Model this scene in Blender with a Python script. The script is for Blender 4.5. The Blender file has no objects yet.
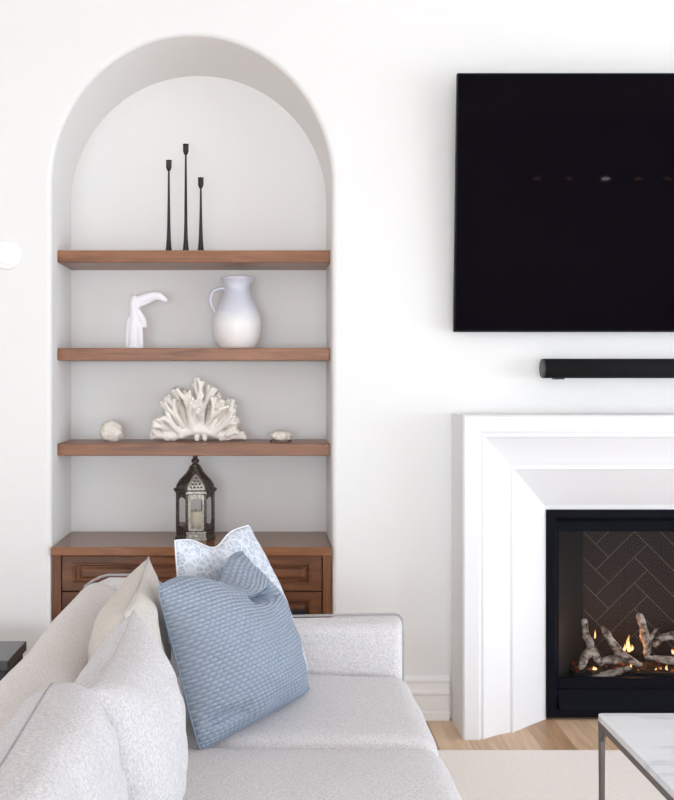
import bpy, bmesh, math, random
from mathutils import Vector, Matrix, noise
random.seed(7)
S = bpy.context.scene
C = S.collection
PI = math.pi
D = 4.2                      # distance of the feature wall from the lens
F = 1061.0
EYE = 1.35

# ------------------------------------------------------------------ helpers
def new_mat(name, col=(0.8, 0.8, 0.8), rough=0.5, metal=0.0, spec=0.5, emit=None, estr=0.0):
    m = bpy.data.materials.new(name); m.use_nodes = True
    b = m.node_tree.nodes['Principled BSDF']
    b.inputs['Base Color'].default_value = (*col, 1)
    b.inputs['Roughness'].default_value = rough
    b.inputs['Metallic'].default_value = metal
    b.inputs['Specular IOR Level'].default_value = spec
    if emit:
        b.inputs['Emission Color'].default_value = (*emit, 1)
        b.inputs['Emission Strength'].default_value = estr
    return m

def nd(m, t, **kw):
    n = m.node_tree.nodes.new(t)
    for k, v in kw.items():
        setattr(n, k, v)
    return n

def lk(m, a, b):
    m.node_tree.links.new(a, b)

def bsdf(m):
    return m.node_tree.nodes['Principled BSDF']

def ramp(m, fac, stops):
    r = nd(m, 'ShaderNodeValToRGB')
    e = r.color_ramp.elements
    while len(e) < len(stops):
        e.new(0.5)
    for k, (p, c) in enumerate(stops):
        e[k].position = p; e[k].color = (*c, 1)
    lk(m, fac, r.inputs['Fac'])
    return r

def coords(m, scale=(1, 1, 1), kind='Object', rot=(0, 0, 0)):
    tc = nd(m, 'ShaderNodeTexCoord'); mp = nd(m, 'ShaderNodeMapping')
    mp.inputs['Scale'].default_value = scale
    mp.inputs['Rotation'].default_value = rot
    lk(m, tc.outputs[kind], mp.inputs['Vector'])
    return mp.outputs['Vector']

def bump(m, height, strength=0.3, dist=0.01):
    b = nd(m, 'ShaderNodeBump')
    b.inputs['Strength'].default_value = strength
    b.inputs['Distance'].default_value = dist
    lk(m, height, b.inputs['Height'])
    lk(m, b.outputs['Normal'], bsdf(m).inputs['Normal'])
    return b

def link(name, bm, mat=None, parent=None, smooth=False, loc=(0, 0, 0)):
    me = bpy.data.meshes.new(name)
    bmesh.ops.recalc_face_normals(bm, faces=bm.faces)
    if smooth:
        for f in bm.faces:
            f.smooth = True
    bm.to_mesh(me); bm.free()
    o = bpy.data.objects.new(name, me)
    C.objects.link(o)
    if mat is not None:
        for mm in (mat if isinstance(mat, (list, tuple)) else [mat]):
            me.materials.append(mm)
    o.location = loc
    if parent is not None:
        o.parent = parent
    return o

def tag(o, label, cat, group=None):
    o['label'] = label; o['category'] = cat
    if group:
        o['group'] = group
    return o

def thing(name, label, cat, loc=(0, 0, 0), group=None):
    o = bpy.data.objects.new(name, None)
    o.empty_display_size = 0.05
    C.objects.link(o); o.location = loc
    return tag(o, label, cat, group)

def struct(o):
    o['kind'] = 'structure'; return o

def box(bm, x0, x1, y0, y1, z0, z1, mi=0):
    vs = [bm.verts.new(p) for p in ((x0, y0, z0), (x1, y0, z0), (x1, y1, z0), (x0, y1, z0),
                                    (x0, y0, z1), (x1, y0, z1), (x1, y1, z1), (x0, y1, z1))]
    out = []
    for q in ((3, 2, 1, 0), (4, 5, 6, 7), (0, 1, 5, 4), (1, 2, 6, 5), (2, 3, 7, 6), (3, 0, 4, 7)):
        f = bm.faces.new([vs[k] for k in q]); f.material_index = mi; out.append(f)
    return out

def bevbox(x0, x1, y0, y1, z0, z1, r=0.003, seg=2):
    bm = bmesh.new(); box(bm, x0, x1, y0, y1, z0, z1)
    bmesh.ops.bevel(bm, geom=list(bm.edges), offset=r, segments=seg, affect='EDGES', profile=0.5)
    return bm

def tube(bm, pts, rads, n=12, squash=None, closed=False, mi=0, smooth=True):
    """swept tube with rounded ends; squash=(a,b) scales the section along its two frame axes"""
    pts = [Vector(p) for p in pts]
    if not isinstance(rads, (list, tuple)):
        rads = [rads] * len(pts)
    N = len(pts)
    if not closed:
        d0 = (pts[0] - pts[1]).normalized(); d1 = (pts[-1] - pts[-2]).normalized()
        r0, r1 = rads[0], rads[-1]
        pts = [pts[0] + d0 * r0 * 0.9, pts[0] + d0 * r0 * 0.6] + pts + [pts[-1] + d1 * r1 * 0.6, pts[-1] + d1 * r1 * 0.9]
        rads = [r0 * 0.3, r0 * 0.78] + list(rads) + [r1 * 0.78, r1 * 0.3]
        N = len(pts)
    def tan(i):
        if closed:
            return (pts[(i + 1) % N] - pts[(i - 1) % N]).normalized()
        a = pts[max(i - 1, 0)]; b = pts[min(i + 1, N - 1)]
        return (b - a).normalized()
    t = tan(0)
    up = Vector((0, 0, 1)) if abs(t.z) < 0.9 else Vector((0, 1, 0))
    nrm = (up - t * up.dot(t)).normalized()
    rings = []
    for i in range(N):
        t = tan(i)
        nrm = (nrm - t * nrm.dot(t)).normalized()
        bi = t.cross(nrm)
        a, b = squash if squash else (1, 1)
        rings.append([bm.verts.new(pts[i] + (nrm * math.cos(2 * PI * k / n) * a + bi * math.sin(2 * PI * k / n) * b) * rads[i]) for k in range(n)])
    for i in range(N if closed else N - 1):
        A, B = rings[i], rings[(i + 1) % N]
        for k in range(n):
            f = bm.faces.new((A[k], A[(k + 1) % n], B[(k + 1) % n], B[k]))
            f.smooth = smooth; f.material_index = mi
    if not closed:
        for R in (rings[0][::-1], rings[-1]):
            f = bm.faces.new(R); f.material_index = mi; f.smooth = smooth

def lathe(bm, prof, n=32, cx=0, cy=0, mi=0, ang0=0.0, smooth=True, cap=True):
    rings = []
    for r, z in prof:
        rings.append([bm.verts.new((cx + r * math.cos(ang0 + 2 * PI * k / n), cy + r * math.sin(ang0 + 2 * PI * k / n), z)) for k in range(n)])
    for A, B in zip(rings, rings[1:]):
        for k in range(n):
            f = bm.faces.new((A[k], A[(k + 1) % n], B[(k + 1) % n], B[k])); f.smooth = smooth; f.material_index = mi
    if cap:
        f = bm.faces.new(rings[0][::-1]); f.material_index = mi
        f = bm.faces.new(rings[-1]); f.material_index = mi

def axis_samples(h, r, m, k=5):
    a = [-h + r * (1 - math.cos(PI / 2 * i / k)) for i in range(k)]
    b = [-h + r + (2 * h - 2 * r) * i / m for i in range(m + 1)]
    return a + b + [-x for x in reversed(a)]

def soft_box(x0, x1, y0, y1, z0, z1, r=0.05, m=8, shape=None):
    """box with round edges, optionally pushed by shape(p, u, v, w) with u,v,w in -1..1"""
    c = Vector(((x0 + x1) / 2, (y0 + y1) / 2, (z0 + z1) / 2))
    h = ((x1 - x0) / 2, (y1 - y0) / 2, (z1 - z0) / 2)
    ax = [axis_samples(h[k], min(r, h[k] * 0.98), m) for k in range(3)]
    bm = bmesh.new(); cache = {}
    def V(i, j, k):
        key = (i, j, k)
        if key in cache:
            return cache[key]
        p = Vector((ax[0][i], ax[1][j], ax[2][k]))
        q = Vector([max(-(h[a] - min(r, h[a] * .98)), min(h[a] - min(r, h[a] * .98), p[a])) for a in range(3)])
        dd = p - q
        rr = [min(r, h[a] * .98) for a in range(3)]
        e = Vector([dd[a] / rr[a] for a in range(3)])
        if e.length > 1e-6:
            e = e.normalized()
            p = q + Vector([e[a] * rr[a] for a in range(3)])
        if shape:
            p = shape(p.copy(), p.x / h[0], p.y / h[1], p.z / h[2])
        cache[key] = bm.verts.new(c + p)
        return cache[key]
    n = [len(a) for a in ax]
    def quad(a, b, c_, d):
        try:
            f = bm.faces.new((a, b, c_, d)); f.smooth = True
        except ValueError:
            pass
    for i in range(n[0] - 1):
        for j in range(n[1] - 1):
            for k in (0, n[2] - 1):
                quad(V(i, j, k), V(i + 1, j, k), V(i + 1, j + 1, k), V(i, j + 1, k))
    for i in range(n[0] - 1):
        for k in range(n[2] - 1):
            for j in (0, n[1] - 1):
                quad(V(i, j, k), V(i + 1, j, k), V(i + 1, j, k + 1), V(i, j, k + 1))
    for j in range(n[1] - 1):
        for k in range(n[2] - 1):
            for i in (0, n[0] - 1):
                quad(V(i, j, k), V(i, j + 1, k), V(i, j + 1, k + 1), V(i, j, k + 1))
    return bm

def remeshed(o, voxel, smooth_iter=2):
    """bake a voxel union of overlapping tubes into one continuous skin"""
    md = o.modifiers.new('r', 'REMESH'); md.mode = 'VOXEL'; md.voxel_size = voxel; md.use_smooth_shade = True
    if smooth_iter:
        s = o.modifiers.new('s', 'SMOOTH'); s.factor = 0.5; s.iterations = smooth_iter
    dg = bpy.context.evaluated_depsgraph_get(); dg.update()
    me = bpy.data.meshes.new_from_object(o.evaluated_get(dg))
    old = o.data
    o.modifiers.clear(); o.data = me
    me.name = o.name
    if not me.materials:
        for mm in old.materials:
            me.materials.append(mm)
    for p in me.polygons:
        p.use_smooth = True
    return o

def fbm(p, s=1.0, seed=0.0):
    return noise.noise(Vector(p) * s + Vector((seed, seed * 1.7, -seed)))

# ------------------------------------------------------------------ materials
def plaster(name, col, rough=0.75, b=0.06):
    m = new_mat(name, col, rough, spec=0.25)
    n = nd(m, 'ShaderNodeTexNoise'); n.inputs['Scale'].default_value = 60; n.inputs['Detail'].default_value = 4
    lk(m, coords(m), n.inputs['Vector']); bump(m, n.outputs['Fac'], b, 0.004)
    return m

M_WALL = plaster('white_plaster', (0.80, 0.80, 0.785))
M_CEIL = plaster('ceiling_paint', (0.80, 0.80, 0.80))
M_WALL2 = plaster('white_wall_paint', (0.90, 0.90, 0.90))
M_TRIM = new_mat('white_trim_paint', (0.87, 0.865, 0.855), 0.35, spec=0.4)
M_SURR = plaster('cast_stone_white', (0.77, 0.768, 0.775), 0.5, 0.03)

def wood(name, c0, c1, c2, scale=(1.3, 16, 16), rough=0.32):
    m = new_mat(name, c1, rough, spec=0.28)
    v = coords(m, scale)
    n = nd(m, 'ShaderNodeTexNoise'); n.inputs['Scale'].default_value = 2.2; n.inputs['Detail'].default_value = 8
    n.inputs['Distortion'].default_value = 1.4; n.inputs['Roughness'].default_value = 0.62
    lk(m, v, n.inputs['Vector'])
    big = nd(m, 'ShaderNodeTexNoise'); big.inputs['Scale'].default_value = 1.1; big.inputs['Detail'].default_value = 3
    lk(m, coords(m, tuple(s * 0.35 for s in scale)), big.inputs['Vector'])
    mx = nd(m, 'ShaderNodeMath', operation='ADD')
    lk(m, n.outputs['Fac'], mx.inputs[0]); lk(m, big.outputs['Fac'], mx.inputs[1])
    h = nd(m, 'ShaderNodeMath', operation='MULTIPLY'); h.inputs[1].default_value = 0.5
    lk(m, mx.outputs[0], h.inputs[0])
    r = ramp(m, h.outputs[0], [(0.34, c0), (0.5, c1), (0.66, c2)])
    lk(m, r.outputs['Color'], bsdf(m).inputs['Base Color'])
    bump(m, n.outputs['Fac'], 0.08, 0.002)
    return m

M_SHELF = wood('stained_alder_shelf', (0.14, 0.055, 0.024), (0.255, 0.105, 0.045), (0.37, 0.165, 0.078))
M_CAB = wood('stained_alder_cabinet', (0.050, 0.019, 0.009), (0.150, 0.060, 0.027), (0.28, 0.125, 0.060), (1.1, 9, 9), 0.3)
M_CABV = wood('stained_alder_upright', (0.050, 0.019, 0.009), (0.150, 0.060, 0.027), (0.28, 0.125, 0.060), (10, 10, 1.1), 0.3)
M_CABTOP = wood('stained_alder_top', (0.125, 0.049, 0.021), (0.225, 0.093, 0.040), (0.33, 0.148, 0.070), (1.1, 9, 9), 0.22)

def floor_mat():
    m = new_mat('oak_planks', (0.6, 0.42, 0.28), 0.4, spec=0.4)
    v = coords(m, (1, 1, 1), rot=(0, 0, PI / 2))
    br = nd(m, 'ShaderNodeTexBrick'); br.offset = 0.37; br.offset_frequency = 2
    for k, val in (('Scale', 1.0), ('Mortar Size', 0.0015), ('Mortar Smooth', 0.0), ('Bias', 0.0), ('Brick Width', 1.6), ('Row Height', 0.125)):
        br.inputs[k].default_value = val
    br.inputs['Color1'].default_value = (0.0, 0.0, 0.0, 1); br.inputs['Color2'].default_value = (1, 1, 1, 1)
    br.inputs['Mortar'].default_value = (0.3, 0.3, 0.3, 1)
    lk(m, v, br.inputs['Vector'])
    r = ramp(m, br.outputs['Color'], [(0.0, (0.30, 0.17, 0.09)), (0.35, (0.42, 0.26, 0.15)), (0.7, (0.52, 0.34, 0.205)), (1.0, (0.66, 0.475, 0.32))])
    n = nd(m, 'ShaderNodeTexNoise'); n.inputs['Scale'].default_value = 4; n.inputs['Detail'].default_value = 8
    n.inputs['Distortion'].default_value = 1.0
    lk(m, coords(m, (9, 0.8, 1)), n.inputs['Vector'])
    mx = nd(m, 'ShaderNodeMix', data_type='RGBA', blend_type='OVERLAY'); mx.inputs['Factor'].default_value = 0.45
    lk(m, r.outputs['Color'], mx.inputs['A'])
    g = ramp(m, n.outputs['Fac'], [(0.3, (0.3, 0.3, 0.3)), (0.7, (0.72, 0.72, 0.72))])
    lk(m, g.outputs['Color'], mx.inputs['B'])
    lk(m, mx.outputs['Result'], bsdf(m).inputs['Base Color'])
    return m
M_FLOOR = floor_mat()

def fabric(name, a, b, scale=420, bs=0.25, rough=0.95):
    m = new_mat(name, a, rough, spec=0.12)
    outs = []
    for sc in ((130, 460, 360), (460, 130, 250), (250, 360, 130)):
        n = nd(m, 'ShaderNodeTexNoise'); n.inputs['Scale'].default_value = 1.0; n.inputs['Detail'].default_value = 2
        lk(m, coords(m, sc), n.inputs['Vector']); outs.append(n.outputs['Fac'])
    ad = nd(m, 'ShaderNodeMath', operation='ADD'); lk(m, outs[0], ad.inputs[0]); lk(m, outs[1], ad.inputs[1])
    ad2 = nd(m, 'ShaderNodeMath', operation='ADD'); lk(m, ad.outputs[0], ad2.inputs[0]); lk(m, outs[2], ad2.inputs[1])
    mu = nd(m, 'ShaderNodeMath', operation='MULTIPLY'); mu.inputs[1].default_value = 0.3333
    lk(m, ad2.outputs[0], mu.inputs[0])
    r = ramp(m, mu.outputs[0], [(0.40, b), (0.58, a)])
    lk(m, r.outputs['Color'], bsdf(m).inputs['Base Color'])
    bump(m, mu.outputs[0], bs, 0.002)
    return m
M_SOFA = fabric('light_grey_linen', (0.74, 0.725, 0.73), (0.53, 0.515, 0.525))
M_CUSH = fabric('pale_grey_linen', (0.69, 0.68, 0.69), (0.50, 0.49, 0.505))
M_BEIGE = fabric('warm_beige_linen', (0.68, 0.645, 0.60), (0.53, 0.495, 0.45))
M_SOFAB = fabric('warm_grey_linen', (0.76, 0.73, 0.71), (0.59, 0.565, 0.545))
M_PIPE = new_mat('grey_piping', (0.38, 0.365, 0.365), 0.9, spec=0.1)
M_SEAM = new_mat('linen_piping', (0.50, 0.475, 0.45), 0.9, spec=0.1)
M_WHITEPIPE = new_mat('white_piping', (0.80, 0.82, 0.85), 0.9, spec=0.1)
M_BLUEPIPE = new_mat('blue_piping', (0.27, 0.36, 0.46), 0.9, spec=0.1)
M_DARKWOOD = new_mat('dark_sofa_leg_wood', (0.05, 0.03, 0.02), 0.4)

def blue_mat():
    m = new_mat('blue_quilted_cotton', (0.33, 0.43, 0.55), 0.75, spec=0.2)
    tc = nd(m, 'ShaderNodeTexCoord')
    sp = nd(m, 'ShaderNodeSeparateXYZ'); lk(m, tc.outputs['UV'], sp.inputs[0])
    N = 37.0
    def mth(op, a, b=None):
        n = nd(m, 'ShaderNodeMath', operation=op)
        for i, x in enumerate((a, b)):
            if x is None: continue
            if isinstance(x, (int, float)): n.inputs[i].default_value = x
            else: lk(m, x, n.inputs[i])
        return n.outputs[0]
    vv = mth('MULTIPLY', sp.outputs['Y'], N * 1.1)
    row = mth('FLOOR', vv)
    off = mth('MULTIPLY', mth('MODULO', row, 2.0), 0.5)
    uu = mth('ADD', mth('MULTIPLY', sp.outputs['X'], N * 0.85), off)
    fu = mth('SUBTRACT', mth('FRACT', uu), 0.5)
    fv = mth('SUBTRACT', mth('FRACT', vv), 0.5)
    d = mth('SQRT', mth('ADD', mth('MULTIPLY', fu, fu), mth('MULTIPLY', fv, fv)))
    hgt = mth('SUBTRACT', 1.0, mth('MULTIPLY', d, 1.6))
    bump(m, hgt, 1.0, 0.005)
    r = ramp(m, hgt, [(0.0, (0.24, 0.295, 0.37)), (0.5, (0.335, 0.39, 0.47)), (1.0, (0.38, 0.435, 0.515))])
    lk(m, r.outputs['Color'], bsdf(m).inputs['Base Color'])
    return m
M_BLUE = blue_mat()

def pattern_mat():
    m = new_mat('pale_printed_cotton', (0.7, 0.74, 0.8), 0.85, spec=0.15)
    v = coords(m, (1, 1, 1), 'UV')
    nz = nd(m, 'ShaderNodeTexNoise'); nz.inputs['Scale'].default_value = 5; lk(m, v, nz.inputs['Vector'])
    add = nd(m, 'ShaderNodeVectorMath', operation='MULTIPLY_ADD')
    lk(m, nz.outputs['Color'], add.inputs[0]); add.inputs[1].default_value = (0.05, 0.05, 0.05); lk(m, v, add.inputs[2])
    outs = []
    for sc in (15, 31):
        vo = nd(m, 'ShaderNodeTexVoronoi', feature='DISTANCE_TO_EDGE'); vo.distance = 'EUCLIDEAN'
        vo.inputs['Scale'].default_value = sc; lk(m, add.outputs[0], vo.inputs['Vector'])
        outs.append(vo.outputs['Distance'])
    mn = nd(m, 'ShaderNodeMath', operation='MINIMUM'); lk(m, outs[0], mn.inputs[0])
    sc2 = nd(m, 'ShaderNodeMath', operation='MULTIPLY'); sc2.inputs[1].default_value = 1.4
    lk(m, outs[1], sc2.inputs[0]); lk(m, sc2.outputs[0], mn.inputs[1])
    r = ramp(m, mn.outputs[0], [(0.0, (0.70, 0.73, 0.77)), (0.06, (0.64, 0.675, 0.73)), (0.12, (0.42, 0.475, 0.55)), (0.5, (0.52, 0.57, 0.635))])
    lk(m, r.outputs['Color'], bsdf(m).inputs['Base Color'])
    return m
M_PATTERN = pattern_mat()

M_BLACK = new_mat('satin_black_metal', (0.012, 0.012, 0.018), 0.38, spec=0.4)
M_FRAME = new_mat('black_painted_steel', (0.004, 0.0042, 0.008), 0.5, spec=0.06)
M_IRON = new_mat('wrought_black_iron', (0.014, 0.013, 0.013), 0.5, spec=0.4)
M_SCREEN = new_mat('tv_screen', (0.0025, 0.0015, 0.0035), 0.025, spec=0.04)
M_BEZEL = new_mat('tv_bezel', (0.004, 0.004, 0.005), 0.4, spec=0.08)
M_CLOTH = new_mat('speaker_cloth_black', (0.008, 0.008, 0.009), 0.8, spec=0.2)
M_CAP = new_mat('soundbar_cap', (0.04, 0.04, 0.042), 0.45)
M_GLOSS = new_mat('gloss_black_lacquer', (0.045, 0.046, 0.05), 0.25, spec=0.6)
M_BRONZE = new_mat('brushed_bronze', (0.17, 0.145, 0.13), 0.42, metal=0.75)
M_CERAM = None

def marble():
    m = new_mat('white_marble', (0.8, 0.8, 0.8), 0.2, spec=0.5)
    v = coords(m, (0.8, 3.2, 1.0), rot=(0, 0, -0.25))
    n = nd(m, 'ShaderNodeTexNoise'); n.inputs['Scale'].default_value = 1.5; n.inputs['Detail'].default_value = 9
    n.inputs['Roughness'].default_value = 0.62; n.inputs['Distortion'].default_value = 1.1
    lk(m, v, n.inputs['Vector'])
    r = ramp(m, n.outputs['Fac'], [(0.30, (0.66, 0.68, 0.71)), (0.45, (0.735, 0.75, 0.77)), (0.485, (0.60, 0.62, 0.66)), (0.53, (0.745, 0.76, 0.78)), (0.7, (0.79, 0.80, 0.81))])
    lk(m, r.outputs['Color'], bsdf(m).inputs['Base Color'])
    return m
M_MARBLE = marble()

def rug_mat():
    m = new_mat('cream_wool', (0.74, 0.69, 0.63), 0.95, spec=0.1)
    n = nd(m, 'ShaderNodeTexNoise'); n.inputs['Scale'].default_value = 150; n.inputs['Detail'].default_value = 3
    lk(m, coords(m, (0.4, 1.6, 1)), n.inputs['Vector'])
    r = ramp(m, n.outputs['Fac'], [(0.35, (0.83, 0.775, 0.72)), (0.65, (0.90, 0.85, 0.80))])
    lk(m, r.outputs['Color'], bsdf(m).inputs['Base Color']); bump(m, n.outputs['Fac'], 0.4, 0.003)
    return m
M_RUG = rug_mat()

def glazed():
    m = new_mat('two_tone_glaze', (0.8, 0.8, 0.8), 0.3, spec=0.4)
    tc = nd(m, 'ShaderNodeTexCoord'); sp = nd(m, 'ShaderNodeSeparateXYZ'); lk(m, tc.outputs['Object'], sp.inputs[0])
    n = nd(m, 'ShaderNodeTexNoise'); n.inputs['Scale'].default_value = 22; n.inputs['Detail'].default_value = 5
    lk(m, tc.outputs['Object'], n.inputs['Vector'])
    a = nd(m, 'ShaderNodeMath', operation='MULTIPLY_ADD'); a.inputs[1].default_value = 0.06
    lk(m, n.outputs['Fac'], a.inputs[0]); lk(m, sp.outputs['Z'], a.inputs[2])
    r = ramp(m, a.outputs[0], [(0.0, (0.83, 0.80, 0.76)), (0.14, (0.82, 0.81, 0.80)), (0.19, (0.66, 0.68, 0.74)), (0.27, (0.60, 0.615, 0.70))])
    lk(m, r.outputs['Color'], bsdf(m).inputs['Base Color'])
    return m
M_JUG = glazed()
M_CORAL = plaster('bleached_coral', (0.84, 0.81, 0.75), 0.85, 0.3)
M_SHELL = plaster('bleached_shell', (0.80, 0.755, 0.68), 0.8, 0.4)
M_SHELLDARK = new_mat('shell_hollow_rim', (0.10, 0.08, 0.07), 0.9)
M_STATUE = plaster('white_plaster_cast', (0.86, 0.865, 0.89), 0.6, 0.15)
M_WAX = new_mat('cream_wax', (0.80, 0.74, 0.58), 0.5, spec=0.3)
M_WICK = new_mat('wick', (0.03, 0.03, 0.03), 0.9)

def antique(name, a, b, metal=0.7):
    m = new_mat(name, a, 0.42, metal=metal)
    n = nd(m, 'ShaderNodeTexNoise'); n.inputs['Scale'].default_value = 90; n.inputs['Detail'].default_value = 4
    lk(m, coords(m), n.inputs['Vector'])
    r = ramp(m, n.outputs['Fac'], [(0.38, a), (0.66, b)])
    lk(m, r.outputs['Color'], bsdf(m).inputs['Base Color']); bump(m, n.outputs['Fac'], 0.4, 0.002)
    return m
M_LANT = antique('antique_bronze', (0.055, 0.042, 0.034), (0.16, 0.13, 0.11))
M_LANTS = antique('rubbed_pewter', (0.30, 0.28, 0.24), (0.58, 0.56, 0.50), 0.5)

def pane_mat(name, refl=0.06, tint=(1, 1, 1)):
    m = bpy.data.materials.new(name); m.use_nodes = True
    nt = m.node_tree; nt.nodes.remove(nt.nodes['Principled BSDF'])
    out = nt.nodes['Material Output']
    t = nt.nodes.new('ShaderNodeBsdfTransparent'); t.inputs['Color'].default_value = (*tint, 1)
    g = nt.nodes.new('ShaderNodeBsdfGlossy'); g.inputs['Roughness'].default_value = 0.03
    mx = nt.nodes.new('ShaderNodeMixShader')
    lw = nt.nodes.new('ShaderNodeFresnel'); lw.inputs['IOR'].default_value = 1.0 + refl * 6
    nt.links.new(lw.outputs[0], mx.inputs[0]); nt.links.new(t.outputs[0], mx.inputs[1]); nt.links.new(g.outputs[0], mx.inputs[2])
    nt.links.new(mx.outputs[0], out.inputs['Surface'])
    return m
M_PANE = pane_mat('clear_glass', 0.06)
M_FPANE = pane_mat('fireplace_glass', 0.022, (0.93, 0.93, 0.93))

M_BRICK = new_mat('dark_firebrick', (0.050, 0.037, 0.033), 0.8, spec=0.2)
M_GROUT = new_mat('pale_grout', (0.19, 0.165, 0.15), 0.9, spec=0.1)
M_LINER = new_mat('firebox_steel', (0.035, 0.032, 0.031), 0.45, spec=0.4)

def bark():
    m = new_mat('birch_bark_ceramic', (0.5, 0.45, 0.4), 0.9, spec=0.15)
    n = nd(m, 'ShaderNodeTexNoise'); n.inputs['Scale'].default_value = 26; n.inputs['Detail'].default_value = 7
    n.inputs['Roughness'].default_value = 0.7
    lk(m, coords(m, (1, 1, 1.6)), n.inputs['Vector'])
    r = ramp(m, n.outputs['Fac'], [(0.38, (0.07, 0.045, 0.035)), (0.48, (0.36, 0.28, 0.23)), (0.56, (0.62, 0.54, 0.48)), (0.75, (0.72, 0.67, 0.63))])
    lk(m, r.outputs['Color'], bsdf(m).inputs['Base Color']); bump(m, n.outputs['Fac'], 0.8, 0.006)
    return m
M_BARK = bark()

def ember():
    m = new_mat('glowing_embers', (0.05, 0.03, 0.02), 0.9)
    n = nd(m, 'ShaderNodeTexNoise'); n.inputs['Scale'].default_value = 42; n.inputs['Detail'].default_value = 5
    lk(m, coords(m), n.inputs['Vector'])
    r = ramp(m, n.outputs['Fac'], [(0.58, (0, 0, 0)), (0.68, (0.8, 0.16, 0.04)), (0.78, (1.0, 0.5, 0.2))])
    lk(m, r.outputs['Color'], bsdf(m).inputs['Emission Color'])
    bsdf(m).inputs['Emission Strength'].default_value = 1.1
    return m
M_EMBER = ember()

def flame_mat():
    m = new_mat('gas_flame', (1, 0.5, 0.2), 1.0, spec=0)
    tc = nd(m, 'ShaderNodeTexCoord'); sp = nd(m, 'ShaderNodeSeparateXYZ'); lk(m, tc.outputs['UV'], sp.inputs[0])
    r = ramp(m, sp.outputs['Y'], [(0.0, (1.0, 0.62, 0.25)), (0.45, (1.0, 0.72, 0.34)), (0.8, (1.0, 0.40, 0.10)), (1.0, (0.7, 0.14, 0.02))])
    lk(m, r.outputs['Color'], bsdf(m).inputs['Emission Color'])
    bsdf(m).inputs['Emission Strength'].default_value = 5.0
    bsdf(m).inputs['Base Color'].default_value = (0, 0, 0, 1)
    return m
M_FLAME = flame_mat()

# ------------------------------------------------------------------ room shell
XL, XR, YB, ZC = -3.0, 6.2, -6.5, 3.15
NX, NW = -0.302, 0.556           # niche centre and half width
NZ = 2.1105                        # spring line of the arch
NB, BULL = 4.625, 0.020            # niche back plane, bullnose radius
FX0, FX1, FZ = 1.10, 2.20, 0.830   # firebox opening

def arch(r_add, y):
    w = NW + r_add
    lift = 0.042 * max(0.0, 1 - (y - D) / (NB - D))     # the soffit falls a little toward the back
    pts = [(NX - w, y, 0.0), (NX - w, y, 0.8), (NX - w, y, 1.5)]
    for k in range(49):
        a = PI - PI * k / 48
        pts.append((NX + w * math.cos(a), y, NZ + (w + lift) * math.sin(a)))
    pts += [(NX + w, y, 1.5), (NX + w, y, 0.8), (NX + w, y, 0.0)]
    return pts

bm = bmesh.new()
outer = arch(BULL, D)
ring = [bm.verts.new(p) for p in outer]
poly = [bm.verts.new((XL, D, 0))] + ring
poly += [bm.verts.new(p) for p in ((FX0, D, 0), (FX0, D, FZ), (FX1, D, FZ), (FX1, D, 0), (XR, D, 0), (XR, D, ZC), (XL, D, ZC))]
bm.faces.new(poly)
prev = ring
for k in range(1, 9):
    a = PI / 2 * k / 8
    cur = [bm.verts.new(p) for p in arch(BULL * (1 - math.sin(a)), D + BULL * (1 - math.cos(a)))]
    for i in range(len(cur) - 1):
        f = bm.faces.new((prev[i], prev[i + 1], cur[i + 1], cur[i])); f.smooth = True
    prev = cur
cur = [bm.verts.new(p) for p in arch(0, NB)]
for i in range(len(cur) - 1):
    f = bm.faces.new((prev[i], prev[i + 1], cur[i + 1], cur[i])); f.smooth = True
back = [bm.verts.new(p) for p in arch(0, NB)]
bm.faces.new(back)
struct(link('wall_back', bm, M_WALL))

bm = bmesh.new(); box(bm, XL, XR, YB, NB + 0.25, -0.1, 0.0)
struct(link('floor', bm, M_FLOOR))
bm = bmesh.new(); box(bm, XL, XR, YB, D, ZC, ZC + 0.1)
struct(link('ceiling', bm, M_CEIL))

def wall_with_openings(name, horiz, a0, a1, plane, thick, openings, mat):
    """wall slab along x (horiz) or y with rectangular openings (u0,u1,z0,z1)"""
    bm = bmesh.new()
    us = sorted({a0, a1, *[o[0] for o in openings], *[o[1] for o in openings]})
    zs = sorted({0.0, ZC, *[o[2] for o in openings], *[o[3] for o in openings]})
    for u0, u1 in zip(us, us[1:]):
        for z0, z1 in zip(zs, zs[1:]):
            um, zm = (u0 + u1) / 2, (z0 + z1) / 2
            if any(o[0] < um < o[1] and o[2] < zm < o[3] for o in openings):
                continue
            p0, p1 = sorted((plane, plane + thick))
            if horiz: box(bm, u0, u1, p0, p1, z0, z1)
            else: box(bm, p0, p1, u0, u1, z0, z1)
    return struct(link(name, bm, mat))

WR = [(-3.6, -1.2, 0.05, 2.05), (-0.8, 1.3, 0.05, 2.05), (1.7, 3.7, 0.05, 2.05)]
WB = [(-2.8, -0.7, 0.05, 2.05), (-0.3, 1.8, 0.05, 2.05)]
wall_with_openings('wall_right', False, YB, D, XR, 0.12, WR, M_WALL2)
wall_with_openings('wall_front', True, XL, XR, YB, -0.12, WB, M_WALL2)
bm = bmesh.new(); box(bm, XL - 0.12, XL, YB, D, 0, ZC)
struct(link('wall_left', bm, M_WALL2))
wn = 0
for (openings, horiz, plane) in ((WR, False, XR), (WB, True, YB - 0.12)):
    for (u0, u1, z0, z1) in openings:
        wn += 1
        bm = bmesh.new(); t = 0.05
        bars = [(u0, u1, z0, z0 + t), (u0, u1, z1 - t, z1), (u0, u0 + t, z0 + t, z1 - t), (u1 - t, u1, z0 + t, z1 - t),
                ((u0 + u1) / 2 - t / 2, (u0 + u1) / 2 + t / 2, z0 + t, z1 - t)]
        for (a, b, c, d) in bars:
            if horiz: box(bm, a, b, plane + 0.03, plane + 0.09, c, d)
            else: box(bm, plane + 0.03, plane + 0.09, a, b, c, d)
        struct(link('window_%d' % wn, bm, M_TRIM))

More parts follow.
